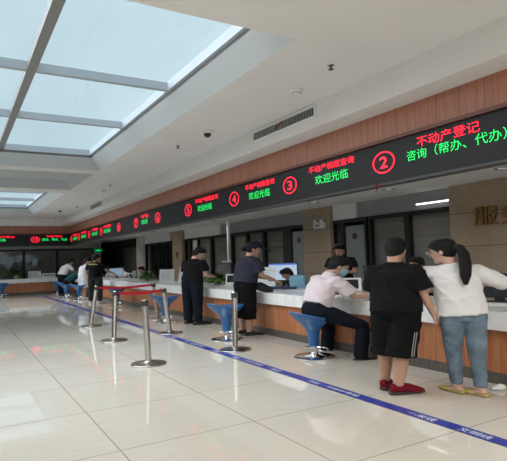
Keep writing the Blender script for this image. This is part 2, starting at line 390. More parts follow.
# partition behind the staff
BT = 2.40
m = MB(); m.box(XB, XB+.12, YN, 26.6, BT, ZS+.02)
struct(m.build('wall_right', mat('shaded_wall', (.30, .30, .305), .8)), 'light grey wall over the glass partition, darkened in colour for shade')  # light grey wall whose shade is put into the base colour
struct(MB().box(XB+1.9, XB+2.0, YN, 38, 0, ZS).build('wall_back_office', M_GREYDOOR), 'back office wall behind the glass')
PANE_N = [2]
def unit(y0, y1, kind, x=XB, axis='Y'):
    """one glazed unit of a partition: black frame, pane and what hangs behind it"""
    PANE_N[0] += 1
    nm = {'door': 'door', 'dark': 'window', 'blind': 'window', 'blind2': 'window'}[kind]
    w = thing('%s_%d' % (nm, PANE_N[0]), 'black framed glazed unit of the staff partition', 'window'); del w['category']; w['kind'] = 'structure'
    f = MB(); t = .07
    def bx(mb, a, b, d0, d1, z0, z1):
        if axis == 'Y': mb.box(x+d0, x+d1, a, b, z0, z1)
        else: mb.box(a, b, x+d0, x+d1, z0, z1)
    bx(f, y0, y0+t, -.04, .08, 0, BT); bx(f, y1-t, y1, -.04, .08, 0, BT); bx(f, y0+t, y1-t, -.04, .08, BT-.09, BT); bx(f, y0+t, y1-t, -.04, .08, 0, .12)
    if kind == 'blind2': bx(f, y0+t, y1-t, -.0, .04, 1.78, 1.80)
    f.build('window_frame', M_BLACK, w)
    if kind == 'door':
        d = MB(); bx(d, y0+t+.02, y1-t-.02, 0, .05, .14, 2.22); d.build('door_panel', M_FROST, w)
        yc = (y0+y1)/2+.02
        if axis == 'Y':
            p = MB(); p.cyl((x-.02, yc, 1.96), (x+.0, yc, 1.96), .075, n=24); p.build('door_plaque', mat('brown_plaque', (.05, .022, .012), .4), w)
            h = MB(); h.box(x-.05, x-.02, y0+.14, y0+.17, .95, 1.25); h.build('handle', M_CHROME, w)
    else:
        g = MB(); bx(g, y0+t, y1-t, .015, .021, .12, BT-.09); g.build('glass_pane', M_GLASS, w)
        if kind.startswith('blind'):
            b = MB(); bx(b, y0+t-.03, y1-t+.03, .10, .105, .3, BT); b.build('roller_blind', M_BLIND, w)
    return w
for y0, y1, k in [(1.2, 2.8, 'blind'), (2.8, 4.4, 'blind'), (4.4, 5.4, 'dark'), (6.63, 7.86, 'blind'), (7.86, 9.05, 'blind'), (9.12, 10.0, 'door'), (10.0, 10.4, 'dark'), (11.5, 12.35, 'door'), (12.65, 13.86, 'blind2'), (13.86, 14.95, 'blind'), (14.95, 16.05, 'blind'),
                  (16.05, 17.72, 'blind'), (17.72, 19.0, 'blind'), (19.0, 20.3, 'dark'), (21.4, 22.5, 'dark'), (22.5, 23.6, 'dark'), (23.6, 24.6, 'dark'), (24.6, 25.5, 'dark'), (-2.0, 1.2, 'blind')]:
    unit(y0, y1, k)
struct(MB().box(XB-.04, XB+.08, 12.35, 12.65, 0, BT).build('trim_10', M_BLACK), 'black post between partition panes')
# far partition
for x0, x1, k in [(-9, -5.3, 'blind'), (-5.3, -1.6, 'blind'), (-1.6, 2.2-.6, 'blind'), (1.6, 3.42, 'blind'), (3.42, 5.2, 'blind'), (5.2, 7.3, 'blind')]:
    unit(x0, x1, k, YB, 'X')
struct(MB().box(-12.6, 7.3, YB, YB+.12, BT, ZS+.02).build('wall_far', M_BULK), 'far wall over the glazing')
struct(MB().box(7.3, 7.7, YB-.15, YB+.2, 0, ZS).build('trim_11', M_BULK), 'grey pillar at the end of the far glazing')
# dark recess beyond the pillar at the far right
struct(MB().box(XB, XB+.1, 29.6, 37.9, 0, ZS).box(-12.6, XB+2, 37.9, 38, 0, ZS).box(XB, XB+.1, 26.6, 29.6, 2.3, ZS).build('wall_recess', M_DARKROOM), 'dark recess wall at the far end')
struct(MB().box(XB, XB+.1, 26.62, 29.58, 0, 2.3).build('door_40', M_GREYDOOR), 'plain grey panel in the recess')
# pilasters
def pilaster(n, y0, y1, mt, x=8.4, joints=True):
    p = MB().box(x, XB+.2, y0, y1, 0, ZS).build('trim_%d' % n, mt); struct(p, 'stone clad pilaster on the back wall')
    if joints:
        j = MB()
        for z in (.45, 1.02, 1.59, 2.22): j.box(x-.003, XB+.0, y0-.003, y1+.003, z-.006, z+.006)
        j.build('joint', M_JOINT, p)
    return p
pilR = pilaster(20, 3.4, 6.64, M_TAN); pilaster(21, 10.34, 11.52, M_TAN); pilaster(22, 20.25, 21.42, M_TAN); pilaster(23, 25.5, 26.6, M_BULK, joints=False)
put_text('gold_lettering', '服务', 1.02, .36, M_GOLD, (8.375, 5.57, 2.14), ROT_R, pilR, 0, .02)
# paler slabs that paint in the lit stretches of bulkhead beside the pilasters
m = MB()
for y0, y1 in ((9.45, 10.34), (16.9, 20.25), (22.0, 25.5)): m.box(XB-.05, XB, y0, y1, BT, ZS)
struct(m.build('trim_12', M_CEIL), 'pale slabs painting in the lit stretches of wall above the partition')

# ------------------------------------------------------------------ LED signs
def led_sign(label, face):
    t = thing('led_sign', label, 'LED sign'); m = MB()
    if face == 'R': m.box(XS+.0, XS+.16, .6, YS, 2.485, 3.065)
    elif face == 'F': m.box(LSH-XS, XS, YS, YS+.16, 2.485, 3.065)
    else: m.box(LSH-XS-.16, LSH-XS, .6, YS-.02, 2.485, 3.065)
    m.build('board', M_SIGN, t)
    m = MB()
    if face == 'R': m.box(XS-.02, XS+.17, .6, YS-.02, 2.465, 2.495)
    elif face == 'F': m.box(LSH-XS, XS-.02, YS-.02, YS+.17, 2.465, 2.495)
    else: m.box(LSH-XS-.17, LSH-XS-.001, .6, YS-.02, 2.465, 2.495)
    m.build('bottom_edge', M_SIGNF, t); return t
def ring_mesh(rw, rh, w=.018, n=40):
    m = MB(); 
    for k in range(n):
        a, b = 2*PI*k/n, 2*PI*(k+1)/n
        m.quad((rw*math.cos(a), rh*math.sin(a), 0), (rw*math.cos(b), rh*math.sin(b), 0), ((rw-w*1.4)*math.cos(b), (rh-w)*math.sin(b), 0), ((rw-w*1.4)*math.cos(a), (rh-w)*math.sin(a), 0))
    return m.mesh('ring', M_RED)
RING = ring_mesh(.215, .155)
def counter_no(t, num, loc, rot):
    o = bpy.data.objects.new('circled_number', RING); COL.objects.link(o); o.parent = t; o.matrix_local = Matrix.Translation(loc) @ rot
    put_text('digit', str(num), .15 if num < 10 else .2, .165, M_RED, (0, 0, 0), Matrix(), o, .012)
sg = led_sign('long black LED board with red counter numbers above the right-hand counter', 'R'); xf = XS-.006
def capR(y0, y1, z, h, body, m, name): put_text(name, body, abs(y0-y1), h, m, (xf, (y0+y1)/2, z), ROT_R, sg, 0)
for num, y in [(2, 5.21), (3, 7.55), (4, 9.68), (5, 12.2), (6, 14.5), (7, 16.6), (8, 18.67), (9, 21.26), (10, 23.45), (11, 25.6), (12, 27.5)]:
    counter_no(sg, num, (xf, y, 2.79), ROT_R)
capR(4.6, 3.668, 2.945, .135, '不动产登记', M_RED, 'red_caption'); capR(4.78, 3.34, 2.79, .14, '咨询（帮办、代办）', M_GREEN, 'green_caption')
for a, b, c, d in [(6.97, 5.82, 6.8, 5.97), (9.18, 8.06, 9.04, 8.23), (11.74, 10.46, 11.6, 10.8)]:
    capR(a, b, 2.955, .115, '不动产档案查询', M_RED, 'red_caption'); capR(c, d, 2.765, .15, '欢迎光临', M_GREEN, 'green_caption')
for a, b, t in [(16.08, 15.33, '不动产登记'), (20.9, 19.75, '不动产档案查询'), (22.97, 21.83, '不动产档案查询'), (25.17, 24.0, '不动产登记'), (27.07, 25.97, '不动产登记')]:
    capR(a, b, 2.945, .12, t, M_RED, 'red_caption'); capR(a-.05, b+.1, 2.77, .15, '欢迎光临', M_GREEN, 'green_caption')
sf = led_sign('black LED board with circled number 13 on the far wall', 'F'); yf = YS-.006
counter_no(sf, 13, (3.615, yf, 2.80), ROT_F); counter_no(sf, 14, (1.2, yf, 2.80), ROT_F)
put_text('red_caption', '不动产登记', .78, .10, M_RED, (4.54, yf, 2.965), ROT_F, sf, 0); put_text('green_caption', '咨询、帮办、代办', 1.25, .14, M_GREEN, (4.56, yf, 2.80), ROT_F, sf, 0)
put_text('red_caption', '不动产登记', 1.0, .10, M_RED, (2.15, yf, 2.95), ROT_F, sf, 0); put_text('green_caption', '欢迎光临', .75, .14, M_GREEN, (1.87, yf, 2.80), ROT_F, sf, 0)
so = led_sign('black LED board along the opposite side of the hall', 'L')
for num, y in [(15, 22.5), (16, 18.5), (17, 14.5), (18, 10.5), (19, 6.5)]:
    counter_no(so, num, (LSH-XS+.006, y, 2.79), ROT_L)
    put_text('red_caption', '不动产登记', 1.1, .12, M_RED, (LSH-XS+.006, y+1.35, 2.95), ROT_L, so, 0); put_text('green_caption', '欢迎光临', .9, .15, M_GREEN, (LSH-XS+.006, y+1.35, 2.77), ROT_L, so, 0)

# ------------------------------------------------------------------ counters
def counter(label, parts, name='service_counter'):
    t = thing(name, label, 'counter')
    for nm, mt, boxes, bev in parts:
        m = MB()
        for b in boxes: m.box(*b, bev)
        m.build(nm, mt, t)
    return t
CT, CB = .82, .612
counter('long service counter with white marble top and orange wood front under the long sign',
        [('front_panel', M_WOODC, [(5.25, 5.31, .8, 28.16, .13, CB)], 0), ('plinth', M_PLINTH, [(5.245, 5.32, .8, 28.16, 0, .13)], 0),
         ('marble_top', M_MARBLE, [(5.17, 5.40, .8, 28.16, CB, CT), (5.40, 6.4, .8, 28.16, CT-.05, CT)], 0),
         ('back_panel', M_GREYP, [(6.3, 6.36, .8, 28.15, 0, CT-.05)], 0)])
counter('far service counter with white top and orange wood front below the far glazing',
        [('front_panel', M_WOODC, [(-8.8, 5.25, 28.25, 28.31, .13, CB)], 0), ('plinth', M_PLINTH, [(-8.8, 5.24, 28.24, 28.32, 0, .13)], 0),
         ('marble_top', M_MARBLE, [(-8.8, 5.39, 28.17, 28.4, CB, CT), (-8.8, 5.39, 28.4, 29.3, CT-.05, CT)], 0)])

# ------------------------------------------------------------------ floor tape with lettering
tp = thing('floor_tape', 'blue waiting-line tape with white lettering along the floor before the counter', 'floor tape')
MB().box(3.625, 3.765, 1.0, 26.4, 0, .002).build('tape', M_TAPE, tp)
def ftext(y0, y1, body, h=.085): put_text('lettering', body, abs(y0-y1), h, M_INK, (3.69, (y0+y1)/2, .0035), ROT_G, tp, 0)
ftext(3.50, 3.18, '一米线'); ftext(2.93, 2.63, '文明线')
ftext(5.05, 4.18, '请在一米线外等候', .07)
for y in (5.85, 7.6, 9.5, 11.4): ftext(y+.16, y-.16, '一米线')
for y in (6.55, 8.5, 10.5): ftext(y+.42, y-.42, '请在一米线外等候', .07)
#PART2
# ------------------------------------------------------------------ people
def fabric(name, c, var=.12, bump=.35, rough=.85): return mat(name, c, rough, spec=.15, var=var, vscale=6, bump=bump*.5, bscale=60)
def nrm(v): return Vector(v).normalized()
def solid(mb, voxel, smooth=6, fac=.5):
    """fuse overlapping pieces of one garment or body into a single continuous skin"""
    me = bpy.data.meshes.new('skin'); mb.bm.to_mesh(me); mb.bm.free()
    o = bpy.data.objects.new('skin', me); COL.objects.link(o)
    r = o.modifiers.new('r', 'REMESH'); r.mode = 'VOXEL'; r.voxel_size = voxel; r.use_smooth_shade = True
    if smooth: q = o.modifiers.new('s', 'SMOOTH'); q.iterations = smooth; q.factor = fac
    dg = bpy.context.evaluated_depsgraph_get(); out = bpy.data.meshes.new_from_object(o.evaluated_get(dg))
    bpy.data.objects.remove(o); bpy.data.meshes.remove(me)
    for p in out.polygons: p.use_smooth = True
    return out
def folds(me, amp, seed=0, fx=6.5, fz=5.0):
    """cloth creases pressed into a garment"""
    me.update(); o = Vector((seed*3.7, seed*1.3, seed*2.1)); dsp = []
    for v in me.vertices:
        c = v.co; q = Vector(((c.x + .35*c.z)*fx, c.y*fx, (c.z - .3*abs(c.x))*fz)) + o
        rd = (1 - abs(noise.noise(q)))**4 - .45; r2 = noise.noise(q*2.7 + o)
        dsp.append(v.normal * (.004 + amp*max(-.15, rd + .45*r2)))
    for v, d in zip(me.vertices, dsp): v.co += d
    return me

def hand(mb, w, d, n, side, curl=.5, r=.0085):
    """palm, four fingers of different length and a thumb; d = pointing, n = palm normal (the way fingers curl)"""
    d = nrm(d); n = nrm(Vector(n) - d*Vector(n).dot(d)); s = d.cross(n)*side       # s points to the thumb
    w = Vector(w)
    mb.tube([w - d*.01, w + d*.03, w + d*.085], [(.024, .018), (.036, .017), (.038, .014)], lat=s, n=12)
    for i, (off, ln) in enumerate(((.030, .070), (.010, .080), (-.010, .074), (-.030, .058))):
        p = w + d*.080 + s*off; pts = [p - d*.02]; a = .15; q = p
        for k in range(3):
            a += curl*(.55 + .12*i*.3)
            pts.append(q); q = q + (d*math.cos(a-.15) + n*math.sin(a-.15))*ln/3 + s*off*.08
        pts.append(q); mb.tube(pts, [r, r, r*.95, r*.9, r*.8], n=8)
    t0 = w + d*.025 + s*.026; t1 = t0 + d*.035 + s*.024 + n*.012; t2 = t1 + d*.030 + s*.006 + n*.014; t3 = t2 + d*.022 + n*.008
    mb.tube([t0, t1, t2, t3], [r*1.35, r*1.25, r*1.1, r*.9], n=8)

SKIN_HEAD = [(-.118, .020, .022, .060), (-.108, .038, .044, .046), (-.085, .052, .066, .026), (-.05, .063, .083, .008), (-.01, .070, .092, .0),
             (.03, .074, .097, -.003), (.065, .070, .090, -.004), (.092, .055, .070, -.005), (.108, .034, .044, -.005), (.116, .012, .016, -.005)]
def person(name_label, pos, heading, H=1.7, W=1.4, bulk=1.0, lean=0, bend=0, twist=0, side=0, head=(0, 0), aL=None, aR=None, lL=None, lR=None, pel=None,
           hL=None, hR=None, top=None, bottom=None, shoes=None, hairstyle='short', skin=None, voxel=.009, extras=(), group=None, curl=.5, belly=0, headscale=1.07, shw=.172):
    skin = skin or M_SKIN
    hs = headscale; k = H/1.70; hd = math.radians(heading)
    TR = Matrix.Rotation(-hd, 4, 'Z'); SCL = Matrix.Diagonal((W*k, W*k, k, 1))
    def place(me): me.transform(SCL @ TR); me.update(); return me
    L = math.radians(lean); B = math.radians(lean+bend); tw = math.radians(twist)
    lL = lL or ((-.05, .02, -1), (0, -.03, -1), -8); lR = lR or ((.05, .02, -1), (0, -.03, -1), 8)
    aL = aL or ((-.22, -.02, -1), (-.02, .2, -1)); aR = aR or ((.22, -.02, -1), (.02, .2, -1))
    TH, SH = .43, .42
    drop = min((nrm(l[0])*TH + nrm(l[1])*SH).z for l in (lL, lR))
    P = Vector((0, 0, pel/k if pel else .075 - drop + .03))
    sd = math.tan(math.radians(side)); u1 = Vector((sd, math.sin(L), math.cos(L))).normalized(); u2 = Vector((sd, math.sin(B), math.cos(B))).normalized()
    waist = P + u1*.16; chest = waist + (u1+u2).normalized()*.14; T = chest + u2*.15; N = T + u2*.055
    lat = Vector((math.cos(tw), -math.sin(tw), 0)); plat = Vector((1, 0, 0)); wl = (lat+plat).normalized()
    legs = {}
    for s, l in ((-1, lL), (1, lR)):
        h = P + plat*(.088*s) - Vector((0, 0, .03)); kn = h + nrm(l[0])*TH; an = kn + nrm(l[1])*SH; legs[s] = (h, kn, an, math.radians(l[2]))
    arms = {}
    for s, a in ((-1, aL), (1, aR)):
        sh = T + lat*(shw*s*(.5+.5*bulk)) - u2*.050; e = sh + nrm(a[0])*.28; w = e + nrm(a[1])*.245; arms[s] = (sh, e, w)
    # head frame
    hy, hp = math.radians(head[0]), math.radians(head[1]); 
    HR = Matrix.Rotation(-hy, 3, 'Z') @ Matrix.Rotation(-hp, 3, 'X')
    nd = (u2*.6 + Vector((0, 0, .6)) + HR @ Vector((0, .25, 0))).normalized()
    HC = N + nd*.040 + HR @ Vector((0, .022, .085*hs))
    def hp_(x, y, z): return HC + HR @ Vector((x*hs, y*hs, z*hs))
    # ---------------- body
    b = MB(); bk = bulk
    b.tube([P - Vector((0, 0, .05)), P - Vector((0, 0, .01)), waist, chest, chest + (T-chest)*.6, T - u2*.01], [(.11*bk, .08*bk), (.135*bk, .092*bk), (.12*bk, .082*bk), (.132*bk, .090*bk), (.125*bk, .078), (.075, .048)], lat=wl, n=20)
    b.tube([T - u2*.02, N, HC + HR @ Vector((0, -.025, -.05))], [.058, .057, .060], n=14)
    for s in (-1, 1):
        sh, e, w = arms[s]
        b.tube([T + lat*(.07*s) - u2*.035, sh, sh + (e-sh)*.5, e, e + (w-e)*.3, w], [.042, .046*(.6+.4*bk), .044*(.5+.5*bk), .037, .039, .026], n=12)
        spec = (hL if s < 0 else hR) or (w-e, (0, .2, -1) if abs(nrm(w-e).z) < .7 else (-s, .3, 0), s)
        hand(b, w, spec[0], spec[1], spec[2] if len(spec) > 2 else s, curl, r=.0085 if voxel < .01 else .011)
        h, kn, an, fh = legs[s]
        b.tube([h + Vector((0, 0, .02)), h + (kn-h)*.35, kn, kn + (an-kn)*.3, an], [(.070*bk), .064*bk, .050*bk, .056*bk, .036*(.6+.4*bk)], n=14)
        fd = Vector((math.sin(fh), math.cos(fh), 0)); a0 = Vector((an.x, an.y, an.z))
        b.tube([a0 - fd*.03 - Vector((0, 0, .03)), a0 + fd*.06 - Vector((0, 0, .04)), a0 + fd*.15 - Vector((0, 0, .052))], [(.030, .028), (.036, .024), (.034, .014)], lat=fd.cross(Vector((0, 0, 1))), n=10)
    b.loft([[hp_(a*math.cos(2*PI*i/20), yo + d*math.sin(2*PI*i/20), z) for i in range(20)] for z, a, d, yo in SKIN_HEAD])
    b.tube([hp_(0, .088, .028), hp_(0, .101, .0), hp_(0, .112, -.022), hp_(0, .095, -.032)], [.008, .011, .0145, .010], n=8)
    for s in (-1, 1): b.ball(hp_(.075*s, -.008, -.008), .012, .022, .034, m=HR)
    body = solid(b, voxel, 3 if voxel < .01 else 2)
    f = MB(); f.bm.from_mesh(body)
    for s in (-1, 1):
        f.mi = 1; f.ball(hp_(.032*s, .080, .012), .014, .009, .008, n=8, m=HR); f.tube([hp_(.016*s, .090, .036), hp_(.034*s, .086, .042), hp_(.052*s, .072, .034)], [.004, .005, .003], n=6)
    f.mi = 2; f.tube([hp_(-.024, .078, -.062), hp_(0, .090, -.060), hp_(.024, .078, -.062)], [.005, .008, .005], n=6)
    body2 = bpy.data.meshes.new('body'); f.bm.to_mesh(body2); f.bm.free()
    for m_ in (skin, M_EYE, M_LIP): body2.materials.append(m_)
    for p in body2.polygons: p.use_smooth = True
    root = bpy.data.objects.new('person', place(body2)); COL.objects.link(root); root.location = pos; tag(root, name_label, 'person', group)
    def child(nm, me, m_, lab=None):
        me.materials.clear()
        for q in (m_ if isinstance(m_, (list, tuple)) else [m_]): me.materials.append(q)
        o = bpy.data.objects.new(nm, place(me)); COL.objects.link(o); o.parent = root
        if lab: o['label'] = lab
        return o
    # ---------------- top
    if top:
        t = MB(); g = top.get('loose', .018); hem = top.get('hem', .02); bl = belly
        low = P - Vector((0, 0, hem))
        fw = Vector((0, bl, 0))
        t.tube([low, P + u1*.06 + fw*.6, waist + fw, chest + fw*.4, chest + (T-chest)*.55, T - u2*.045, T - u2*.0], [(.158*bk+g, .108*bk+g+bl*.5), (.158*bk+g*.9, .108*bk+g+bl), (.146*bk+g, .102*bk+g+bl), (.152*bk+g, .108*bk+g), (.155*bk+g, .098*bk+g*.6), (.140*(.4+.6*bk), .082), (.095, .062)], lat=wl, n=24, rnd=False)
        t.tube([T - u2*.06, T - u2*.01, N - u2*.014], [(.165*(.5+.5*bk), .066), (.115, .066), (.070, .066)], lat=lat, n=16, rnd=False)
        for s in (-1, 1):
            sh, e, w = arms[s]; sl = top.get('sleeve', .6); r0 = top.get('sr', .068)
            if sl <= 1: end = sh + (e-sh)*sl; pts = [T + lat*(.055*s) - u2*.04, sh, sh + (e-sh)*sl*.5, end]; rad = [.058, r0*(.6+.4*bk), r0*(.5+.5*bk), r0*(.5+.5*bk)+.004]
            else: end = e + (w-e)*(sl-1); pts = [T + lat*(.055*s) - u2*.04, sh, sh + (e-sh)*.5, e, end]; rad = [.058, r0, r0*.95, r0*.88, r0*.85]
            t.tube(pts, rad, n=14, rnd=False)
        child(top.get('name', 't_shirt'), folds(solid(t, max(voxel, .009), 5), top.get('fold', .013), H*10), top['m'])
        if top.get('collar'):
            c = MB(); c.tube([N - u2*.03, N + u2*.012], [(.078, .072), (.070, .066)], lat=lat, n=18, rnd=False); child('collar', solid(c, .008, 2), top['m'])
        if top.get('print'):
            c = MB()
            for i in range(9):
                x = (-.12 + .03*i); c.ball(T - u2*(.02+.012*(i % 3)) + lat*x - Vector((0, .092*bk+g*.5, 0)), .022, .018, .020, n=8)
            child('shirt_print', solid(c, .01, 1), top['print'], 'pale yellow print across the shoulders')
    # ---------------- bottom
    if bottom:
        t = MB(); ty = bottom['type']; g = bottom.get('loose', .012)
        wz = bottom.get('rise', .13)
        t.tube([P - Vector((0, 0, .14)), P - Vector((0, 0, .05)), P, P + u1*wz], [(.12*bk+g, .085*bk+g), (.160*bk+g, .112*bk+g), (.158*bk+g, .108*bk+g), (.142*bk+g, .10*bk+g)], lat=plat, n=22, rnd=False)
        for s in (-1, 1):
            h, kn, an, fh = legs[s]
            if ty == 'shorts':
                en = kn + (an-kn)*bottom.get('len', .1); t.tube([h, h + (kn-h)*.4, kn, en], [(.088*bk+g), .088*bk+g*1.2, .078*bk+g*1.6, .078*bk+g*2.0], n=16, rnd=False)
            else:
                en = kn + (an-kn)*bottom.get('len', .98); rk = bottom.get('rk', .058); ra = bottom.get('ra', .052)
                t.tube([h, h + (kn-h)*.4, kn, kn + (an-kn)*.4, en], [(.088*bk+g), .080*bk+g, rk*(.5+.5*bk)+g, (rk+ra)/2+g*.8, ra+g*.5], n=16, rnd=False)
        child(ty, folds(solid(t, max(voxel, .009), 5), bottom.get('fold', .010), H*7+1), bottom['m'])
        if bottom.get('stripe'):
            h, kn, an, fh = legs[1]; en = kn + (an-kn)*bottom.get('len', .1); c = MB()
            for d_ in (-.010, .012):
                a0 = h + (kn-h)*.55; r_ = .088*bk+g*1.4; off = Vector((.80, -.60, 0)); sd = Vector((.6, .8, 0))*d_
                c.tube([a0 + off*(r_+.012) + sd, kn + off*(.078*bk+g*1.7+.013) + sd, en + off*(.078*bk+g*2.0+.012) + sd + Vector((0, 0, .02))], [.004]*3, n=6)
            me = bpy.data.meshes.new('st'); c.bm.to_mesh(me); c.bm.free(); child('side_stripe', me, bottom['stripe'], 'thin pale double stripe')
        if bottom.get('belt'):
            c = MB(); c.tube([P + u1*.075, P + u1*.105], [(.150*bk+g, .107*bk+g)]*2, lat=plat, n=24, rnd=False); me = solid(c, .008, 2); child('belt', me, bottom['belt'])
    # ---------------- shoes
    if shoes:
        for s in (-1, 1):
            h, kn, an, fh = legs[s]; fd = Vector((math.sin(fh), math.cos(fh), 0)); ft = fd.cross(Vector((0, 0, 1))); z0 = an.z - .075
            base = Vector((an.x, an.y, z0)); sw = shoes.get('w', 1); hs_ = shoes.get('hs', 1)
            def sect(y, a, ztop, n=14, zb=0.0):
                out = []
                for i in range(n):
                    an_ = 2*PI*i/n; x = a*math.cos(an_)*sw; z = max(zb, ztop*math.sin(an_)) if math.sin(an_) > 0 else zb
                    out.append(base + fd*y + ft*x + Vector((0, 0, z + .001*math.cos(an_*3))))
                return out
            if shoes['type'] == 'slipper':
                c = MB(); c.tube([base + fd*-.055 + Vector((0, 0, .016)), base + fd*.03 + Vector((0, 0, .014*hs_)), base + fd*.11 + Vector((0, 0, .013)), base + fd*.19 + Vector((0, 0, .010))], [(.034, .012), (.036, .010), (.042, .010), (.020, .009)], lat=ft, n=14)
                c.tube([base + fd*.075 + Vector((0, 0, .030)), base + fd*.12 + Vector((0, 0, .026)), base + fd*.185 + Vector((0, 0, .016))], [(.044, .028), (.044, .022), (.020, .012)], lat=ft, n=14)
                c.tube([base + fd*-.055 + ft*-.03 + Vector((0, 0, .02)), base - fd*.062 + Vector((0, 0, .045)), base + fd*-.055 + ft*.03 + Vector((0, 0, .02))], [.006]*3, n=8)
                child('slipper', solid(c, .006, 2), shoes['m'])
            else:
                hi = shoes.get('h', .085); c = MB()
                c.tube([base + fd*-.05 + Vector((0, 0, .045*hs_)), base + fd*.02 + Vector((0, 0, .05*hs_)), base + fd*.09 + Vector((0, 0, .042*hs_)), base + fd*.17 + Vector((0, 0, .030)), base + fd*.205 + Vector((0, 0, .024))], [(.036, .042*hs_), (.042, .048*hs_), (.046, .040*hs_), (.044, .029*hs_), (.028, .020*hs_)], lat=ft, n=16)
                c.tube([base + Vector((0, 0, .05)), base + Vector((0, 0, hi+.01))], [.046, .045], n=14, rnd=False)
                so = child('shoe', solid(c, .007, 3), shoes['m'])
                c = MB(); c.tube([base + fd*-.075 + Vector((0, 0, .014*hs_)), base + fd*.0 + Vector((0, 0, .014*hs_)), base + fd*.10 + Vector((0, 0, .014*hs_)), base + fd*.215 + Vector((0, 0, .014*hs_))], [(.038, .014*hs_), (.044, .014*hs_), (.050, .014*hs_), (.036, .012*hs_)], lat=ft, n=16)
                sl = child('shoe_sole', solid(c, .007, 2), shoes['sole'])
                if shoes.get('lace'):
                    c = MB()
                    for q in range(3): c.tube([base + fd*(.06+.022*q) + ft*-.025 + Vector((0, 0, .082-.012*q)), base + fd*(.065+.022*q) + ft*.025 + Vector((0, 0, .082-.012*q))], [.005]*2, n=6)
                    me = bpy.data.meshes.new('lace'); c.bm.to_mesh(me); c.bm.free(); child('shoelace', me, shoes['lace'])
    # ---------------- hair
    def hairshell(front=.058, side=-.012, back=-.098, th=.014, lift=.022):
        c = MB(); n = 28; rows = 9; outer = []; inner = []
        zs = [z for z, *_ in SKIN_HEAD]
        def rad(z):
            for (z0, a0, d0, y0), (z1, a1, d1, y1) in zip(SKIN_HEAD, SKIN_HEAD[1:]):
                if z0 <= z <= z1:
                    q = (z-z0)/(z1-z0); return a0+(a1-a0)*q, d0+(d1-d0)*q, y0+(y1-y0)*q
            return SKIN_HEAD[-1][1:]
        for r in range(rows):
            ro, ri = [], []
            for i in range(n):
                a = 2*PI*i/n; fr = math.sin(a)                       # +1 front, -1 back
                lim = front*max(0, fr)**.6 + side*(1-abs(fr)) + back*max(0, -fr)**.8 if fr >= 0 else side*(1-abs(fr)) + back*abs(fr)**.8
                z = .113 + (lim-.113)*((r+.25)/(rows-.75)); z = min(.113, z); aa, dd, yy = rad(max(z, -.06)); jit = .003*noise.noise(Vector((i*.9, r*.7, H)))
                if z < .085: aa, dd = max(aa, .068 if z > -.03 else aa), max(dd, .088 if fr < 0 and z > -.05 else dd)
                up = max(0, (z-.02)/.09)
                ro.append(hp_((aa+th+jit)*math.cos(a), yy+(dd+th+jit)*math.sin(a), z + lift*up + .004))
                ri.append(hp_((aa-.012)*math.cos(a), yy+(dd-.012)*math.sin(a), z + .002))
            outer.append(ro); inner.append(ri)
        c.loft(outer + inner[::-1]); return c
    if hairstyle == 'short': child('hair', solid(hairshell(), .007, 3), M_HAIR)
    elif hairstyle in ('ponytail', 'long', 'bun'):
        c = hairshell(front=.066, side=-.035, back=-.085, th=.012, lift=.018)
        if hairstyle == 'ponytail':
            c.tube([hp_(0, -.085, .03), hp_(0, -.125, .015), hp_(-.03, -.150, -.06), hp_(-.07, -.150, -.17), hp_(-.10, -.135, -.28), hp_(-.11, -.120, -.36)], [.026, .038, .046, .050, .044, .020], n=12)
        elif hairstyle == 'long':
            c.tube([hp_(0, -.05, .05), hp_(0, -.075, -.03), hp_(0, -.085, -.12), hp_(0, -.08, -.20)], [(.078, .05), (.085, .045), (.085, .035), (.06, .02)], lat=HR @ Vector((1, 0, 0)), n=14)
        else:
            c.ball(hp_(0, -.125, -.02), .042, .040, .042)
        child('hair', solid(c, .008, 3), M_HAIR)
        if hairstyle == 'ponytail':
            c = MB(); c.tube([hp_(0, -.098, .03), hp_(0, -.116, .022)], [.034, .036], n=14, rnd=False); child('hair_tie', solid(c, .006, 1), M_DARKP)
        if hairstyle == 'bun':
            c = MB(); c.tube([hp_(0, -.092, -.012), hp_(0, -.106, -.016)], [.032, .032], n=14, rnd=False); child('hair_tie', solid(c, .006, 1), mat('green_band', (.02, .30, .16), .5))
    for ex in extras:
        if ex == 'cap':
            cm = fabric('navy_cap', (.012, .016, .03))
            c = MB(); rings = []
            for z, s_ in ((.03, 1.0), (.05, 1.01), (.075, .97), (.10, .85), (.122, .6), (.134, .25)):
                rings.append([hp_(.092*s_*math.cos(2*PI*i/24), -.004+.114*s_*math.sin(2*PI*i/24), z + .012*math.sin(2*PI*i/24)) for i in range(24)])
            c.loft(rings); cp = child('cap', solid(c, .007, 3), cm)
            c = MB(); pts = []
            for q in range(7):
                y = .095 + .024*q; a = .075*math.sqrt(max(0.02, 1-(q/6.3)**2)); pts.append((y, a))
            c.loft([[hp_(a*math.cos(2*PI*i/16), y, .040 - .16*(y-.095) + .006*math.sin(2*PI*i/16) - .10*(a*math.cos(2*PI*i/16))**2*8*.2) for i in range(16)] for y, a in pts])
            me = bpy.data.meshes.new('brim'); c.bm.to_mesh(me); c.bm.free(); child('cap_brim', me, cm)
        if ex == 'mask':
            c = MB(); c.loft([[hp_(a*math.cos(PI*(i/11*1.0)), yo + (d)*math.sin(PI*(i/11)), z) for i in range(12)] + [hp_(a*.85*math.cos(PI*(1-i/11)), yo + (d-.012)*math.sin(PI*(1-i/11)), z) for i in range(12)] for z, a, d, yo in ((-.105, .045, .055, .055), (-.08, .060, .075, .045), (-.05, .066, .085, .038), (-.02, .066, .085, .034), (-.008, .062, .078, .034))])
            me = bpy.data.meshes.new('mask'); c.bm.to_mesh(me); c.bm.free(); child('face_mask', me, mat('mask_blue', (.30, .52, .66), .8))
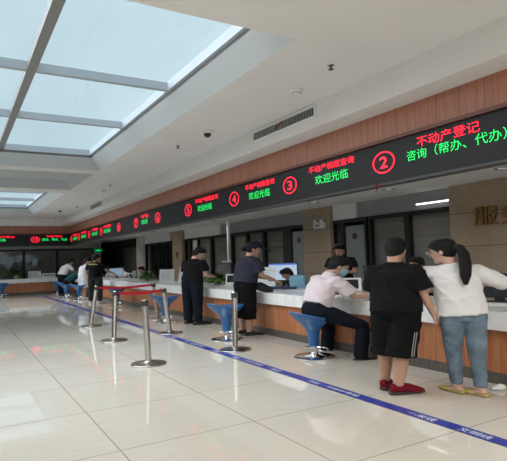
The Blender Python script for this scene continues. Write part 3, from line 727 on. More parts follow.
        if ex == 'glasses':
            c = MB()
            for s in (-1, 1):
                cpt = [hp_(.034*s + .024*math.cos(2*PI*i/16), .108, .010 + .019*math.sin(2*PI*i/16)) for i in range(17)]
                c.tube(cpt, [.0022]*17, n=6, rnd=False); c.tube([hp_(.058*s, .106, .014), hp_(.080*s, .06, .014), hp_(.082*s, -.01, .008)], [.002]*3, n=6)
            c.tube([hp_(-.010, .109, .012), hp_(.010, .109, .012)], [.002]*2, n=6)
            me = bpy.data.meshes.new('glasses'); c.bm.to_mesh(me); c.bm.free(); child('glasses', me, M_CHROME)
    return root, dict(arms=arms, P=P, T=T, HC=HC, k=k)

BLK = fabric('black_tee', (.007, .007, .008)); BLK2 = fabric('black_shorts', (.005, .005, .0055)); NAVY = fabric('navy_trousers', (.007, .009, .015))
WHT = fabric('white_blouse', (.74, .73, .74), .03, .45); PINK = fabric('pale_pink_shirt', (.72, .62, .66), .03, .4); JEAN = fabric('faded_jeans', (.145, .195, .25), .35, .35)
NVT = fabric('dark_navy_tee', (.030, .030, .048)); TEAL = fabric('dark_teal_shirt', (.012, .055, .065)); YPR = mat('yellow_print', (.55, .47, .20), .8)
SH_BLK = dict(type='shoe', m=mat('black_leather', (.012, .012, .013), .4), sole=M_DARKP)
person('man in black t-shirt and long black shorts standing before the counter, seen from behind', (4.165, 4.055, 0), 60, H=1.655, W=1.34, bulk=1.22, shw=.140, head=(6, 22), belly=.02,
       aL=((-.12, .12, -1), (.2, .9, -.3)), aR=((.28, .03, -1), (.30, .12, -1)), hR=((.2, .15, -1), (-1, .3, 0), 1),
       lL=((-.06, .12, -1), (-.06, .02, -1), -6), lR=((-.10, -.10, -1), (-.08, -.08, -1), 50), bottom=dict(type='shorts', m=BLK2, loose=.016, len=.2, stripe=mat('grey_stripe', (.32, .31, .29), .7)),
       top=dict(m=BLK, hem=.06, loose=.026, sleeve=.80, sr=.084), shoes=dict(type='shoe', m=fabric('dark_red_knit', (.16, .008, .022)), sole=mat('brown_sole', (.045, .028, .026), .6), lace=mat('dark_lace', (.03, .01, .012), .7), hs=1.3), curl=.7)
person('woman with black ponytail, white blouse and faded blue jeans leaning on the counter', (4.64, 3.57, 0), 32, H=1.62, bulk=1.0, side=-8, twist=18, head=(-50, 12), hairstyle='ponytail', skin=M_SKINL, lean=2,
       aL=((-.35, .35, -1), (.2, 1, .1)), aR=((.95, .25, -.62), (-.1, 1, -.1)), lL=((.04, .12, -1), (.04, .0, -1), -28), lR=((.0, -.06, -1), (.0, -.08, -1), -32),
       top=dict(name='blouse', m=WHT, hem=.075, loose=.034, sleeve=1.15, sr=.080), bottom=dict(type='jeans', m=JEAN, loose=.008, rk=.056, ra=.042, len=.93), shoes=dict(type='slipper', m=mat('yellow_leather', (.52, .40, .12), .5)), extras=('glasses',))
person('man in pale pink shirt and blue face mask seated writing at the counter', (4.66, 6.13, 0), 98, H=1.82, W=1.45, bulk=1.08, pel=.715, lean=11, bend=16, head=(14, 32), extras=('mask',), skin=M_SKINL,
       aL=((-.2, .75, -.8), (.15, 1, .0)), aR=((.25, .62, -.85), (-.05, 1, .04)), lL=((-.40, .62, -.62), (0, -.06, -1), -8), lR=((.42, .66, -.42), (.05, -.12, -1), 14),
       top=dict(name='shirt', m=PINK, hem=-.05, loose=.020, sleeve=.78, sr=.074, collar=1), bottom=dict(type='trousers', m=NAVY, loose=.012, belt=M_DARKP, rise=.11), shoes=SH_BLK)
person('woman in navy cap, dark t-shirt and black cropped trousers standing at the counter', (4.88, 8.67, 0), 90, H=1.805, W=1.31, bulk=1.06, lean=8, bend=4, head=(22, 12), hairstyle='bun', extras=('cap',), skin=M_SKIN,
       aL=((-.15, .4, -1), (.2, 1, -.3)), aR=((.10, .38, -1), (-.1, .95, -.45)), lL=((-.05, .02, -1), (0, -.03, -1), -4), lR=((.05, -.02, -1), (0, -.02, -1), 10),
       top=dict(m=NVT, hem=-.015, loose=.046, sleeve=.72, sr=.074), bottom=dict(type='culottes', m=BLK2, loose=.024, rise=.06, len=.42, rk=.075, ra=.075), shoes=dict(type='shoe', m=mat('black_knit', (.015, .015, .017), .8), sole=mat('pale_sole', (.5, .42, .40), .6), lace=mat('coral_lace', (.6, .12, .10), .7)))
person('man in black t-shirt and navy trousers standing beyond the woman in the cap', (4.83, 11.10, 0), 66, H=1.79, bulk=1.05, lean=5, bend=6, head=(34, 30), skin=M_SKINL,
       aL=((-.2, .15, -1), (.5, 1, -.12)), aR=((.2, .06, -1), (-.35, .9, -.12)), lL=((-.07, .05, -1), (0, -.03, -1), -2), lR=((.08, -.05, -1), (.02, -.03, -1), 34),
       top=dict(m=BLK, hem=.03, loose=.024, sleeve=.66, sr=.074), bottom=dict(type='trousers', m=NAVY, loose=.016, rk=.066, ra=.056), shoes=SH_BLK)
# staff behind the counter
person('clerk in black polo standing behind the counter before the pale door', (7.55, 8.94, 0), 238, H=1.74, head=(4, 24), aL=((-.2, .15, -1), (.7, .8, .15)), aR=((.2, .15, -1), (-.7, .8, .2)), voxel=.011,
       top=dict(name='polo_shirt', m=BLK, hem=.03, loose=.02, sleeve=.6, collar=1), bottom=dict(type='trousers', m=NAVY), shoes=SH_BLK)
def clerk(label, pos, hd, m, head=(0, 25), **kw):
    return person(label, pos, hd, H=1.66, pel=kw.pop('pel', .58), lean=kw.pop('lean', 14), bend=10, head=head, voxel=.012, aL=((-.2, .5, -1), (.2, 1, .1)), aR=((.2, .5, -1), (-.2, 1, .1)),
                  lL=((-.12, 1, -.12), (0, .02, -1), 0), lR=((.12, 1, -.12), (0, .02, -1), 0), top=dict(name='shirt', m=m, hem=0, sleeve=.7), bottom=dict(type='trousers', m=NAVY), shoes=SH_BLK, **kw)
clerk('clerk in black bending low beside the bright monitor', (7.25, 9.83, 0), 300, BLK, head=(0, 35), lean=26)
clerk('clerk whose black hair shows between the two standing customers', (7.3, 6.25, 0), 275, BLK, head=(-6, 10), pel=.70)
clerk('clerk in white sitting behind the far plant of the right counter', (7.3, 27.1, 0), 265, WHT)
clerk('clerk in white with dark hair at the pale blue monitor', (7.3, 24.6, 0), 265, WHT)
clerk('clerk with a reddish face half hidden behind the spiky plant', (7.3, 21.4, 0), 270, BLK)
# visitors at the far end
person('man in black t-shirt with yellow shoulder print standing by the red belt', (4.56, 19.5, 0), 46, H=1.80, voxel=.012, head=(30, 8), aL=((-.3, .1, -1), (.1, .5, -1)), aR=((.45, .5, -1), (.3, 1, -.5)),
       lL=((-.09, .02, -1), (0, -.03, -1), -8), lR=((.09, .0, -1), (0, -.03, -1), 30), top=dict(m=BLK, hem=.03, loose=.022, print=YPR), bottom=dict(type='trousers', m=fabric('charcoal_jeans', (.035, .035, .038)), loose=.014), shoes=dict(type='shoe', m=M_WHITE, sole=M_WHITE))
person('woman in white with long dark hair behind the man with the yellow print', (4.65, 22.0, 0), 85, H=1.72, voxel=.012, head=(10, 20), hairstyle='long', lean=8, aL=((-.2, .4, -1), (.1, 1, -.2)), aR=((.2, .4, -1), (-.1, 1, -.2)),
       top=dict(name='dress', m=WHT, hem=.16, loose=.035, sleeve=.5), bottom=dict(type='shorts', m=WHT, loose=.02, len=0), shoes=dict(type='shoe', m=M_WHITE, sole=M_WHITE), skin=M_SKINL)
person('person in dark teal shirt hunched on a stool at the far end', (4.34, 23.7, 0), 84, H=1.8, voxel=.012, pel=.70, lean=36, bend=14, head=(0, 40), aL=((-.2, .7, -.7), (.2, 1, .1)), aR=((.2, .7, -.7), (-.2, 1, .1)),
       lL=((-.14, .80, -.42), (0, -.08, -1), 0), lR=((.14, .80, -.42), (0, -.25, -1), 8), top=dict(name='shirt', m=TEAL, hem=-.02, loose=.03, sleeve=.95), bottom=dict(type='trousers', m=BLK2), shoes=SH_BLK)
person('man in white shirt with black sleeve standing hunched over the far counter corner', (4.55, 26.2, 0), 70, H=1.78, voxel=.012, lean=20, bend=14, head=(24, 25), aL=((-.2, .5, -1), (.1, 1, -.2)), aR=((.2, .5, -1), (-.1, 1, -.2)),
       top=dict(name='shirt', m=WHT, hem=.02, loose=.025, sleeve=.7), bottom=dict(type='trousers', m=NAVY), shoes=SH_BLK)
# ------------------------------------------------------------------ stools
def make_stool(label, loc, rz):
    t = thing('bar_stool', label, 'stool', loc, rz, 'blue bar stools along the counters')
    m = MB(); m.lathe([(.30, 0), (.302, .010), (.29, .020), (.20, .038), (.10, .050), (.055, .062), (.05, .075), (.0005, .076)], n=40); autosmooth(m.build('base', M_CHROME, t))
    m = MB(); m.lathe([(.050, .06), (.050, .11), (.044, .115), (.044, .20), (.0005, .20)], n=20); autosmooth(m.build('column', M_CHROME, t))
    m = MB(); P = [(.17*math.cos(a)+.02, .24*math.sin(a), .115) for a in [math.radians(d) for d in range(-100, 101, 20)]]
    m.tube([(.0, -.04, .13)] + P + [(0, .04, .13)], [.011]*(len(P)+2), n=8); autosmooth(m.build('foot_ring', M_CHROME, t))
    def wave(x, y, z, a, r):
        q = min(1, r/.33); return (x*1.06 - (.02*q), y*.98, z + q**2.2*(.075*max(0, -math.cos(a))**1.3 + .015*max(0, math.cos(a)) - .012*abs(math.sin(a))))
    m = MB(); m.lathe([(.072, .165), (.074, .20), (.082, .30), (.098, .38), (.125, .43), (.17, .475), (.225, .515), (.28, .555), (.326, .598), (.338, .615), (.330, .624), (.27, .610), (.18, .592), (.08, .585), (.0006, .583)], n=40, fn=wave)
    autosmooth(m.build('seat', M_BLUE, t), 60); return t
st0 = make_stool('blue stool under the seated man in the pale pink shirt', (4.62, 6.17, 0), 0)
for x, y, rz, lb in [(4.38, 8.52, .05, 'empty blue stool behind the silver stanchion beside the woman in the cap'), (4.45, 11.9, 0, 'empty blue stool behind the red belt, left of the standing man in navy trousers'),
                     (4.75, 17.3, 0, 'blue stool partly hidden by the red belt, beside the spiky plant'), (4.46, 21.9, 0, 'blue stool right behind the man with the yellow print'), (4.30, 23.7, 0, 'blue stool under the person in dark teal'),
                     (4.5, 25.0, 0, 'blue stool second from the far end of the right counter'), (4.45, 26.9, 0, 'farthest blue stool of the right counter, at the end of the blue line'), (2.0, 27.5, 1.57, 'blue stool before the far counter at the picture edge')]:
    dup(st0, (x, y, 0), rz, lb)

# ------------------------------------------------------------------ stanchions and belts
def stanchion_head_z(): return .94
def make_stanchion(label, base, top):
    t = thing('stanchion', label, 'stanchion', (*base, 0), 0, 'silver stanchions of the queue line')
    m = MB(); m.lathe([(.255, 0), (.257, .012), (.25, .022), (.16, .034), (.07, .045), (.055, .06), (.0005, .061)], n=40); autosmooth(m.build('base', mat('satin_steel', (.42, .40, .37), .28, metal=1), t))
    d = Vector((top[0]-base[0], top[1]-base[1], .94)); a = lambda q: tuple(d*q)
    m = MB(); m.cyl(a(.03), a(.90), .046, n=24); autosmooth(m.build('pole', M_STEEL, t))
    m = MB(); m.cyl(a(.90), a(.985), .050, n=24); h = autosmooth(m.build('belt_head', M_STEELH, t))
    m = MB(); m.cyl(a(.98), a(1.0), .051, .046, n=24); autosmooth(m.build('cap', M_STEEL, h))
    m = MB()
    for q in range(4):
        an = PI/4 + q*PI/2; c = d*.94 + Vector((math.cos(an)*.048, math.sin(an)*.048, 0)); m.obox(Matrix.Translation(c) @ Matrix.Rotation(an, 4, 'Z'), .012, .045, .07)
    m.build('belt_slot', M_STEELH, h); return Vector((*base, 0)) + d*.955
S1 = make_stanchion('farthest silver stanchion at the left, holding the upper red belt', (2.80, 12.5), (2.98, 12.62))
S2 = make_stanchion('second silver stanchion, holding the near end of the lower red belt', (2.64, 9.87), (2.72, 10.0))
S3 = make_stanchion('nearest silver stanchion, standing alone without a belt', (2.45, 7.29), (2.41, 7.31))
S4 = make_stanchion('silver stanchion beside the blue line at the right end of the lower red belt', (3.85, 10.05), (3.73, 10.07))
S5 = make_stanchion('silver stanchion near the counter at the right end of the upper red belt', (4.52, 12.64), (4.41, 12.64))
S6 = make_stanchion('silver stanchion on the blue line before the empty blue stool', (3.98, 7.46), (4.04, 7.55))
def belt(a, b, label):
    m = MB(); n = 14; d = (b-a); u = Vector((d.x, d.y, 0)).normalized(); a = a + u*.05; b = b - u*.05; nn = Vector((-u.y, u.x, 0))*.002; rings = []
    for i in range(n+1):
        q = i/n; c = a + (b-a)*q - Vector((0, 0, .05*4*q*(1-q)*.6)); rings.append([c + nn + Vector((0, 0, .028)), c - nn + Vector((0, 0, .028)), c - nn - Vector((0, 0, .028)), c + nn - Vector((0, 0, .028))])
    m.loft(rings); tag(m.build('retractable_belt', M_BELT), label, 'belt')
belt(S1, S5, 'upper red belt stretched between the two farther stanchions'); belt(S2, S4, 'lower red belt stretched between the two nearer stanchions')

# ------------------------------------------------------------------ things on the counter
def monitor(label, loc, rz, w=.85, h=.40, lit=True, scr=None, stand=.16):
    t = thing('monitor', label, 'monitor', loc, rz)
    m = MB(); m.box(-w/2, w/2, -.02, .02, stand, stand+h, .006); m.build('casing', M_DARKP if lit else M_GREYP, t)
    m = MB(); m.box(-w/2+.02, w/2-.02, -.024, -.0195, stand+.02, stand+h-.02); s = m.build('screen', scr or M_SCREEN, t)
    if lit:
        m = MB(); m.box(-w/2+.02, w/2-.02, -.027, -.0235, stand+h-.06, stand+h-.02); m.build('menu_bar', M_SCREENB, s)
        m = MB(); 
        for i in range(3): m.box(-w/2+.06, -w/2+.06+.14+.05*i, -.026, -.0235, stand+h-.14-.05*i, stand+h-.125-.05*i)
        m.build('page_text', mat('screen_text', (.05, .05, .06), .3, emit=(.22, .30, .45), estr=.8), s)
    m = MB(); m.box(-.04, .04, -.01, .03, .0, stand+.05); m.box(-.16, .16, -.10, .10, 0, .015); m.build('stand', M_DARKP, t); return t
def sheet_stand(label, loc, rz, w=.40, h=.42, lean=.05):
    t = thing('sign_holder', label, 'sign holder', loc, rz)
    m = MB(); m.quad((-w/2, -.006, .02), (w/2, -.006, .02), (w/2, -.006+lean, h), (-w/2, -.006+lean, h)); m.quad((-w/2, .006, .02), (-w/2, .006+lean, h), (w/2, .006+lean, h), (w/2, .006, .02))
    m.box(-w/2, w/2, -.06, .10, 0, .02); m.build('acrylic_holder', M_WHITE, t)
    m = MB(); e = .02; m.quad((-w/2+e, -.009, .04), (w/2-e, -.009, .04), (w/2-e, -.009+lean*.95, h-.02), (-w/2+e, -.009+lean*.95, h-.02)); p = m.build('printed_sheet', M_PAPER, t)
    m = MB()
    for i in range(7):
        z = .08 + (h-.14)*i/6.5; y = -.012 + lean*(z-.02)/(h-.02)*.97; m.box(-w/2+.06, w/2-.06-.05*(i % 3), y-.002, y, z, z+.012)
    m.build('sheet_lettering', mat('pale_print', (.45, .46, .52), .8), p); return t
ANG = -math.radians(42)        # turned towards the hall entrance
monitor('bright monitor with a blue and white page behind the counter', (7.30, 10.95, .75), ANG-.2, .80, .46, stand=.14)
sheet_stand('tall white sheet holder in front of the bright monitor', (6.15, 9.86, CT), ANG, .34, .46)
sheet_stand('white sheet holder half hidden behind the arm of the woman in the cap', (6.25, 10.75, CT), ANG, .42, .34)
for x, y, lb in ((5.95, 9.33, 'dark blue folder lying next to the hand of the woman in the cap'), (6.12, 8.98, 'dark blue folder lying nearer the seated man')):
    m = MB(); m.box(-.16, .16, -.12, .12, 0, .05, .008); b = m.build('document_tray', mat('dark_blue_plastic', (.025, .045, .12), .4)); b.location = (x, y, CT); b.rotation_euler = (0, 0, ANG); tag(b, lb, 'folder', 'dark blue folders')
def tablet(label, loc, rz, w=.34, h=.27, scr=M_SCREEND):
    t = thing('tablet_stand', label, 'tablet', loc, rz)
    M = Matrix.Translation((0, .02, h*.5+.01)) @ Matrix.Rotation(-math.radians(20), 4, 'X')
    m = MB(); m.obox(M, w, .022, h, .008); m.build('casing', M_WHITE, t)
    m = MB(); m.obox(M @ Matrix.Translation((0, -.0125, .01)), w*.78, .003, h*.66); m.build('screen', scr, t)
    m = MB(); m.box(-w*.55, w*.55, -.10, .14, 0, .02, .006); m.obox(Matrix.Translation((0, .10, h*.36)) @ Matrix.Rotation(math.radians(24), 4, 'X'), .06, .015, h*.7); m.build('stand', M_WHITE, t); return t
tablet('white framed tablet on a stand before the seated man', (6.08, 7.06, CT), ANG+.1, .50, .26)
tablet('white framed tablet beside the leafy plant left of the woman in the cap', (6.15, 11.58, CT), ANG, .36, .28)
def tray(x, y, lb): 
    m = MB(); m.box(-.3, .3, -.12, .12, 0, .035, .006); o = m.build('keyboard', M_WHITE); o.location = (x, y, CT); o.rotation_euler = (0, 0, ANG); tag(o, lb, 'keyboard')
tray(5.75, 11.1, 'white slab keyboard lying before the tablet by the leafy plant')
# long grey label printer behind the seated man's tablet
t = thing('label_printer', 'grey slotted printer behind the tablet of the seated man', 'printer', (6.76, 7.80, .75), -PI/2)
MB().box(-.36, .36, -.15, .15, 0, .24, .012).build('body', M_GREYP, t)
m = MB()
for i in range(8): m.box(-.34+.085*i, -.285+.085*i, -.155, -.148, .14, .20)
m.build('slot_row', M_DARKP, t)
MB().box(-.34, .34, -.13, .13, .235, .255).build('lid', mat('light_grey_plastic', (.42, .42, .43), .4), t)
# papers, black computer
def papers(label, x, y, rz, n=3, w=.42, h=.30, z=CT):
    m = MB()
    for i in range(n): m.obox(Matrix.Translation((.02*i, .015*i, .003+.004*i)) @ Matrix.Rotation(.1*i, 4, 'Z'), w, h, .003)
    o = m.build('paper_sheet', M_PAPER); o.location = (x, y, z); o.rotation_euler = (0, 0, rz); tag(o, label, 'paper')
papers('white paper sheet lying by the elbow of the woman with the ponytail', 5.85, 4.05, -1.2, 1, .5, .36)
papers('paper form under the arm of the seated man', 5.75, 6.55, -1.3, 1, .55, .36)
papers('paper form on the counter between the woman in the cap and the seated man', 5.9, 8.35, -1.2, 1, .5, .34)
t = thing('desktop_computer', 'black computer screen standing behind the white blouse at the picture edge', 'computer', (6.15, 4.15, CT), -1.15)
MB().box(-.36, .30, -.03, .03, .06, .38, .01).build('casing', M_DARKP, t); MB().box(-.06, .06, -.02, .02, 0, .07).box(-.18, .18, -.12, .12, 0, .015).build('stand', M_DARKP, t); MB().box(-.34, .28, .0305, .034, .08, .36).build('screen', M_SCREEND, t)
t = thing('document_rack', 'grey document rack beside the black computer', 'rack', (6.2, 3.60, CT), -1.15)
MB().box(-.16, .16, -.12, .12, 0, .03).box(-.16, .16, .10, .12, 0, .30).box(-.16, -.145, -.12, .12, 0, .30).box(.145, .16, -.12, .12, 0, .30).build('frame', M_GREYP, t)
for z in (.11, .20): MB().box(-.145, .145, -.12, .10, z, z+.012).build('shelf', M_GREYP, t)
# desks on the staff side
for lb, y0, y1, ys in (('low grey desk behind the marble counter at the near end', .9, 8.75, (.95, 3.0, 5.2, 8.7)), ('low grey desk behind the marble counter beyond the light blue chair', 11.7, 28.0, (11.75, 14.9, 18.9, 22.9, 27.95))):
    t = thing('staff_desk', lb, 'desk'); MB().box(6.42, 7.0, y0, y1, .70, .75).build('desk_top', M_GREYP, t)
    for y in ys: MB().box(6.45, 6.95, y-.02, y+.02, 0, .70).build('side_panel', M_GREYP, t)
t = thing('side_table', 'grey table under the bright monitor by the partition', 'table')
MB().box(6.98+.1, 7.75, 10.45, 11.5, .70, .75).build('table_top', M_GREYP, t)
for x, y in ((7.12, 10.5), (7.7, 10.5), (7.12, 11.45), (7.7, 11.45)): MB().box(x-.025, x+.025, y-.025, y+.025, 0, .70).build('leg', M_DARKP, t)
# plants
def plant(label, loc, n, ln, wd, droop, pot=(.11, .16), seed=1, up=.6):
    rnd = random.Random(seed); t = thing('potted_plant', label, 'plant', loc, 0)
    m = MB(); m.lathe([(pot[0]*.75, 0), (pot[0], pot[1]), (pot[0]*.92, pot[1]), (pot[0]*.85, pot[1]-.02), (.0005, pot[1]-.02)], n=20); autosmooth(m.build('pot', M_POT, t))
    m = MB()
    for i in range(n):
        a = rnd.uniform(0, 2*PI); el = rnd.uniform(up-.35, up+.55); l = ln*rnd.uniform(.6, 1.1); d = Vector((math.cos(a)*math.cos(el), math.sin(a)*math.cos(el), math.sin(el))); s = d.cross(Vector((0, 0, 1))).normalized()
        p = Vector((rnd.uniform(-.05, .05), rnd.uniform(-.05, .05), pot[1]-.02)); L, R = [], []
        K = 6
        for k in range(K+1):
            q = k/K; c = p + d*l*q - Vector((0, 0, droop*l*q*q)); wv = wd*math.sin(PI*min(1, q*.92+.08))**.8; L.append(c - s*wv); R.append(c + s*wv + Vector((0, 0, .004)))
        for w_ in L + R: w_.z = max(w_.z, .03 + .1*abs(w_.x*w_.y))
        for k in range(K): m.quad(L[k], R[k], R[k+1], L[k+1])
    m.build('foliage', M_LEAF, t); return t
plant('spiky green plant on the counter between the belts and the sheet holder', (5.9, 17.6, CT), 90, .62, .035, .5, (.13, .14), 3, .45)
plant('leafy green plant beside the hands of the man in navy trousers', (6.05, 12.25, CT), 170, .46, .055, .5, (.11, .14), 5, .55)
plant('bushy green plant in a white pot on the far counter', (2.75, 28.75, CT), 110, .75, .06, .45, (.16, .24), 8, .5)
# further counter: holders, monitors, chairs
sheet_stand('white sheet holder between the spiky plant and the man in navy trousers', (5.9, 15.6, CT), ANG, .50, .40)
sheet_stand('white sheet holder at the elbow of the man in navy trousers', (6.15, 14.75, CT), ANG, .40, .46, .2)
monitor('pale blue monitor on the right counter between two white framed chairs', (6.05, 22.0, CT), ANG+.1, .62, .33, False, mat('pale_blue_screen', (.10, .14, .18), .3, emit=(.28, .38, .48), estr=.6), .10)
sheet_stand('white sheet holder on the far counter', (3.62, 28.7, CT), 0, .62, .36); 
t = thing('card_reader', 'white boxy printer on the far counter beside the sheet holder', 'printer', (4.28, 28.7, CT), 0)
MB().box(-.34, .34, -.16, .16, 0, .22, .012).build('body', M_WHITE, t); MB().box(-.26, .26, -.166, -.158, .09, .17).build('front_slot', M_GREYP, t)
def arc_chair(label, loc, rz, pad):
    t = thing('office_chair', label, 'chair', loc, rz); 
    for s in (-1, 1):
        m = MB(); m.tube([(.34*s, -.3, .02), (.34*s, -.33, .45), (.34*s, -.28, .78), (.34*s, -.1, .92), (.34*s, .15, .95), (.34*s, .3, .86)], [.022]*6, n=10); autosmooth(m.build('arm_frame', M_WHITE, t))
    m = MB(); m.box(-.32, .32, -.3, .28, .44, .50, .02); m.build('seat', pad, t); m = MB(); m.obox(Matrix.Translation((0, .30, .80)) @ Matrix.Rotation(-.12, 4, 'X'), .6, .05, .52, .03); m.build('backrest', pad, t)
    m = MB(); m.cyl((0, 0, .05), (0, 0, .44), .03); m.box(-.3, .3, -.3, .3, 0, .05, .015); m.build('pedestal', M_CHROME, t); return t
arc_chair('white framed chair with grey pad left of the pale blue monitor', (7.3, 27.1, 0), -1.66, M_GREYP); arc_chair('white framed chair right of the pale blue monitor', (7.3, 24.6, 0), -1.66, mat('white_pad', (.6, .6, .6), .7))
t = thing('office_chair', 'light blue backed chair behind the counter left of the seated man', 'chair', (6.74, 9.36, 0), 2.1)
LB = mat('light_blue_fabric', (.22, .44, .58), .8)
m = MB(); m.obox(Matrix.Translation((0, .22, .86)) @ Matrix.Rotation(-.12, 4, 'X'), .40, .09, .46, .06); m.build('backrest', LB, t); MB().box(-.28, .28, -.22, .24, .44, .52, .03).build('seat', LB, t)
m = MB(); m.cyl((0, 0, .06), (0, 0, .44), .03); m.box(-.26, .26, -.26, .26, 0, .06, .02); m.box(-.04, .04, .18, .26, .46, .7); m.build('pedestal', M_DARKP, t)
# shoulder bag of the woman in the cap
t = thing('shoulder_bag', 'black shoulder bag hanging at the hip of the woman in the cap', 'bag', (5.14, 8.52, .84), -.25)
m = MB(); m.tube([(-.20, 0, .14), (0, 0, .10), (.22, 0, .0)], [(.05, .045), (.09, .055), (.07, .045)], lat=(0, 0, 1), n=14); me = solid(m, .012, 3); o = bpy.data.objects.new('pouch', me); me.materials.append(mat('black_nylon', (.010, .010, .012), .6, bump=.3, bscale=20)); COL.objects.link(o); o.parent = t

# ------------------------------------------------------------------ wall and ceiling fittings
t = thing('emergency_light', 'white twin emergency light on the tan pilaster', 'emergency light', (8.4, 10.74, 2.22), 0)
MB().box(-.07, 0, -.22, .22, 0, .16, .01).build('housing', M_WHITE, t)
for s in (-1, 1):
    m = MB(); m.ball((-.06, .13*s, .20), .05, .07, .055); autosmooth(m.build('lamp_head', M_WHITE, t))
MB().box(-.075, -.069, -.05, .15, .05, .11).build('label_plate', M_GREYP, t)
t = thing('tube_light', 'lit white tube light above the dark glass partition', 'tube light', (XB, 7.1, 2.50), 0)
MB().box(-.05, 0, -.48, .48, .02, .06).build('batten', M_GREYP, t); m = MB(); m.cyl((-.06, -.44, .02), (-.06, .44, .02), .016, n=14); m.build('tube', M_TUBE, t)
t = thing('exit_sign', 'small green exit sign on the grey pillar at the far end', 'exit sign', (7.5, YB-.15, 2.17), 0)
MB().box(-.06, .06, -.10, 0, .16, .34).build('bracket', M_GREYP, t); MB().box(-.26, .26, -.14, -.10, 0, .16, .01).build('lit_panel', M_EXIT, t)
MB().box(-.10, .10, -.146, -.139, .06, .10).build('arrow_bar', M_GREEN, t)
t = thing('pennant', 'small dark red triangular pennant on the farther tan pilaster', 'pennant', (8.39, 20.85, 1.55), 0)
m = MB(); m.loft([[(-.012, -.16, .30), (-.012, .16, .30), (-.012, 0, 0)], [(0, -.16, .30), (0, .16, .30), (0, 0, 0)]]); m.build('cloth', mat('dark_red_cloth', (.16, .02, .012), .7), t); MB().box(-.018, 0, -.18, .18, .30, .315).build('rod', M_DARKP, t)
m = MB(); m.box(8.50, 8.512, 20.22-1.25, 20.22-.85, 1.88, 2.3); o = m.build('notice_sheet', M_PAPER); tag(o, 'white notice sheet on the dark glazing', 'notice') 
# hanging post with a shelf
t = thing('hanging_post', 'thin white post hanging from the staff ceiling with a short foot bar', 'post', (7.9, 15.05, 0), 0)
MB().box(-.04, .04, -.04, .04, 1.42, ZS).build('post', M_WHITE, t); MB().box(-.05, .05, -.10, .42, 1.38, 1.43).build('foot_bar', M_WHITE, t)
# air vents on the bulkhead
def vent(label, y0, y1, z0, z1, ribbon=False):
    t = thing('air_vent', label, 'air vent', (XBK, (y0+y1)/2, (z0+z1)/2), 0); w, h = (y1-y0)/2, (z1-z0)/2
    MB().box(-.004, .0, -w, w, -h, h).build('cavity', M_DARKP, t)
    m = MB(); e = .035; m.box(-.022, 0, -w-e, w+e, h, h+e); m.box(-.022, 0, -w-e, w+e, -h-e, -h); m.box(-.022, 0, -w-e, -w, -h, h); m.box(-.022, 0, w, w+e, -h, h); m.build('vent_frame', M_WHITE, t)
    m = MB(); n = int((y1-y0)/.042)
    for i in range(n): m.obox(Matrix.Translation((-.012, -w+.042*(i+.5), 0)) @ Matrix.Rotation(.5, 4, 'Z'), .024, .006, 2*h)
    m.box(-.018, -.010, .18, .20, -h, h); m.build('vent_slats', mat('vent_grey', (.50, .49, .47), .5), t)
    if ribbon:
        m = MB(); m.tube([(-.03, .12, .03), (-.05, .05, -.0), (-.035, -.02, .03), (-.05, -.1, .05)], [(.014, .003)]*4, n=8); m.tube([(-.03, .12, .03), (-.045, .14, -.05)], [(.012, .003)]*2, n=8); m.build('ribbon', mat('red_ribbon', (.30, .03, .03), .7), t, True)
vent('long ceiling-side air vent with a red ribbon caught in its slats', 6.20, 8.05, 3.675, 3.81, True); vent('small air vent at the far end of the bulkhead', 19.4, 21.2, 3.67, 3.84)
def smoke(label, x, y, r=.10, drop=.07, mt=None):
    t = thing('smoke_detector', label, 'smoke detector', (x, y, ZC), 0); m = MB(); m.lathe([(r, 0), (r*1.02, -.02), (r*.9, -.035), (r*.62, -.04), (r*.6, -drop), (r*.2, -drop-.006), (.0005, -drop-.006)], n=28); autosmooth(m.build('housing', mt or M_WHITE, t))
    m = MB(); m.lathe([(r*.66, -.042), (r*.66, -.052), (.001, -.052)], n=24); m.build('grille', M_GREYP, t)
def dome(label, x, y):
    t = thing('dome_camera', label, 'camera', (x, y, ZC), 0); m = MB(); m.lathe([(.105, 0), (.107, -.03), (.09, -.05), (.0005, -.05)], n=28); autosmooth(m.build('housing', M_WHITE, t)); m = MB(); m.ball((0, 0, -.055), .07, .07, .07); autosmooth(m.build('dark_dome', M_DARKP, t))
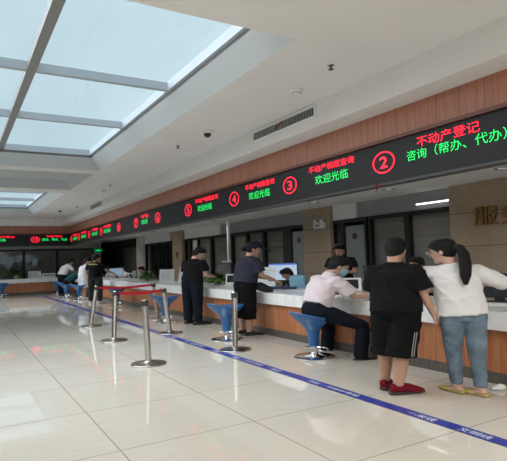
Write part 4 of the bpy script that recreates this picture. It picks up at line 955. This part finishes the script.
def sprinkler(label, x, y):
    t = thing('sprinkler', label, 'sprinkler', (x, y, ZC), 0); m = MB(); m.lathe([(.045, 0), (.046, -.006), (.03, -.014), (.0005, -.014)], n=20); autosmooth(m.build('escutcheon', M_CHROME, t)); m = MB(); m.cyl((0, 0, -.01), (0, 0, -.05), .014, n=12); m.cyl((0, 0, -.05), (0, 0, -.058), .034, n=16); m.build('spray_head', M_STEELH, t)
smoke('round smoke detector on the ceiling near the long air vent', 4.22, 5.82); dome('dome camera with dark eye on the ceiling beside the large skylight', 4.045, 8.42)
sprinkler('nearest sprinkler head on the ceiling, right of the smoke detector', 4.06, 4.85); sprinkler('sprinkler head on the ceiling beyond the nearest dome camera', 4.0, 9.75)
smoke('pale ceiling speaker disc beside a far sprinkler', 4.2, 16.6); sprinkler('sprinkler head beside the pale disc halfway down the ceiling', 4.1, 15.45); sprinkler('sprinkler head at the far end near the small air vent', 4.40, 21.8)
dome('dome camera on the ceiling beside the far skylight', 3.98, 23.2); sprinkler('farthest sprinkler head close to the far bulkhead', 4.40, 27.2)
# ribbon under the sign, tissue on the floor
m = MB(); m.tube([(XS-.03, 5.33, 2.52), (XS-.035, 5.34, 2.47), (XS-.03, 5.33, 2.42), (XS-.035, 5.36, 2.39)], [(.012, .003)]*4, n=8); m.box(XS-.032, XS-.02, 5.26, 5.42, 2.468, 2.478); tag(m.build('red_thread', mat('red_ribbon', (.30, .03, .03), .7)), 'red thread dangling from the lower edge of the long sign', 'ribbon')
m = MB(); m.ball((0, 0, .03), .06, .045, .035); m.ball((.06, .02, .02), .045, .04, .025); m.ball((-.05, .03, .018), .04, .04, .02); me = solid(m, .012, 1)
for v in me.vertices: v.co += Vector((1, 1, .8)) * .012 * noise.noise(v.co*40)
for v in me.vertices: v.co.z = max(.0, v.co.z)
me.materials.append(M_PAPER); o = bpy.data.objects.new('crumpled_tissue', me); COL.objects.link(o); o.location = (5.05, 3.46, 0); tag(o, 'crumpled white tissue on the floor at the counter plinth', 'tissue')
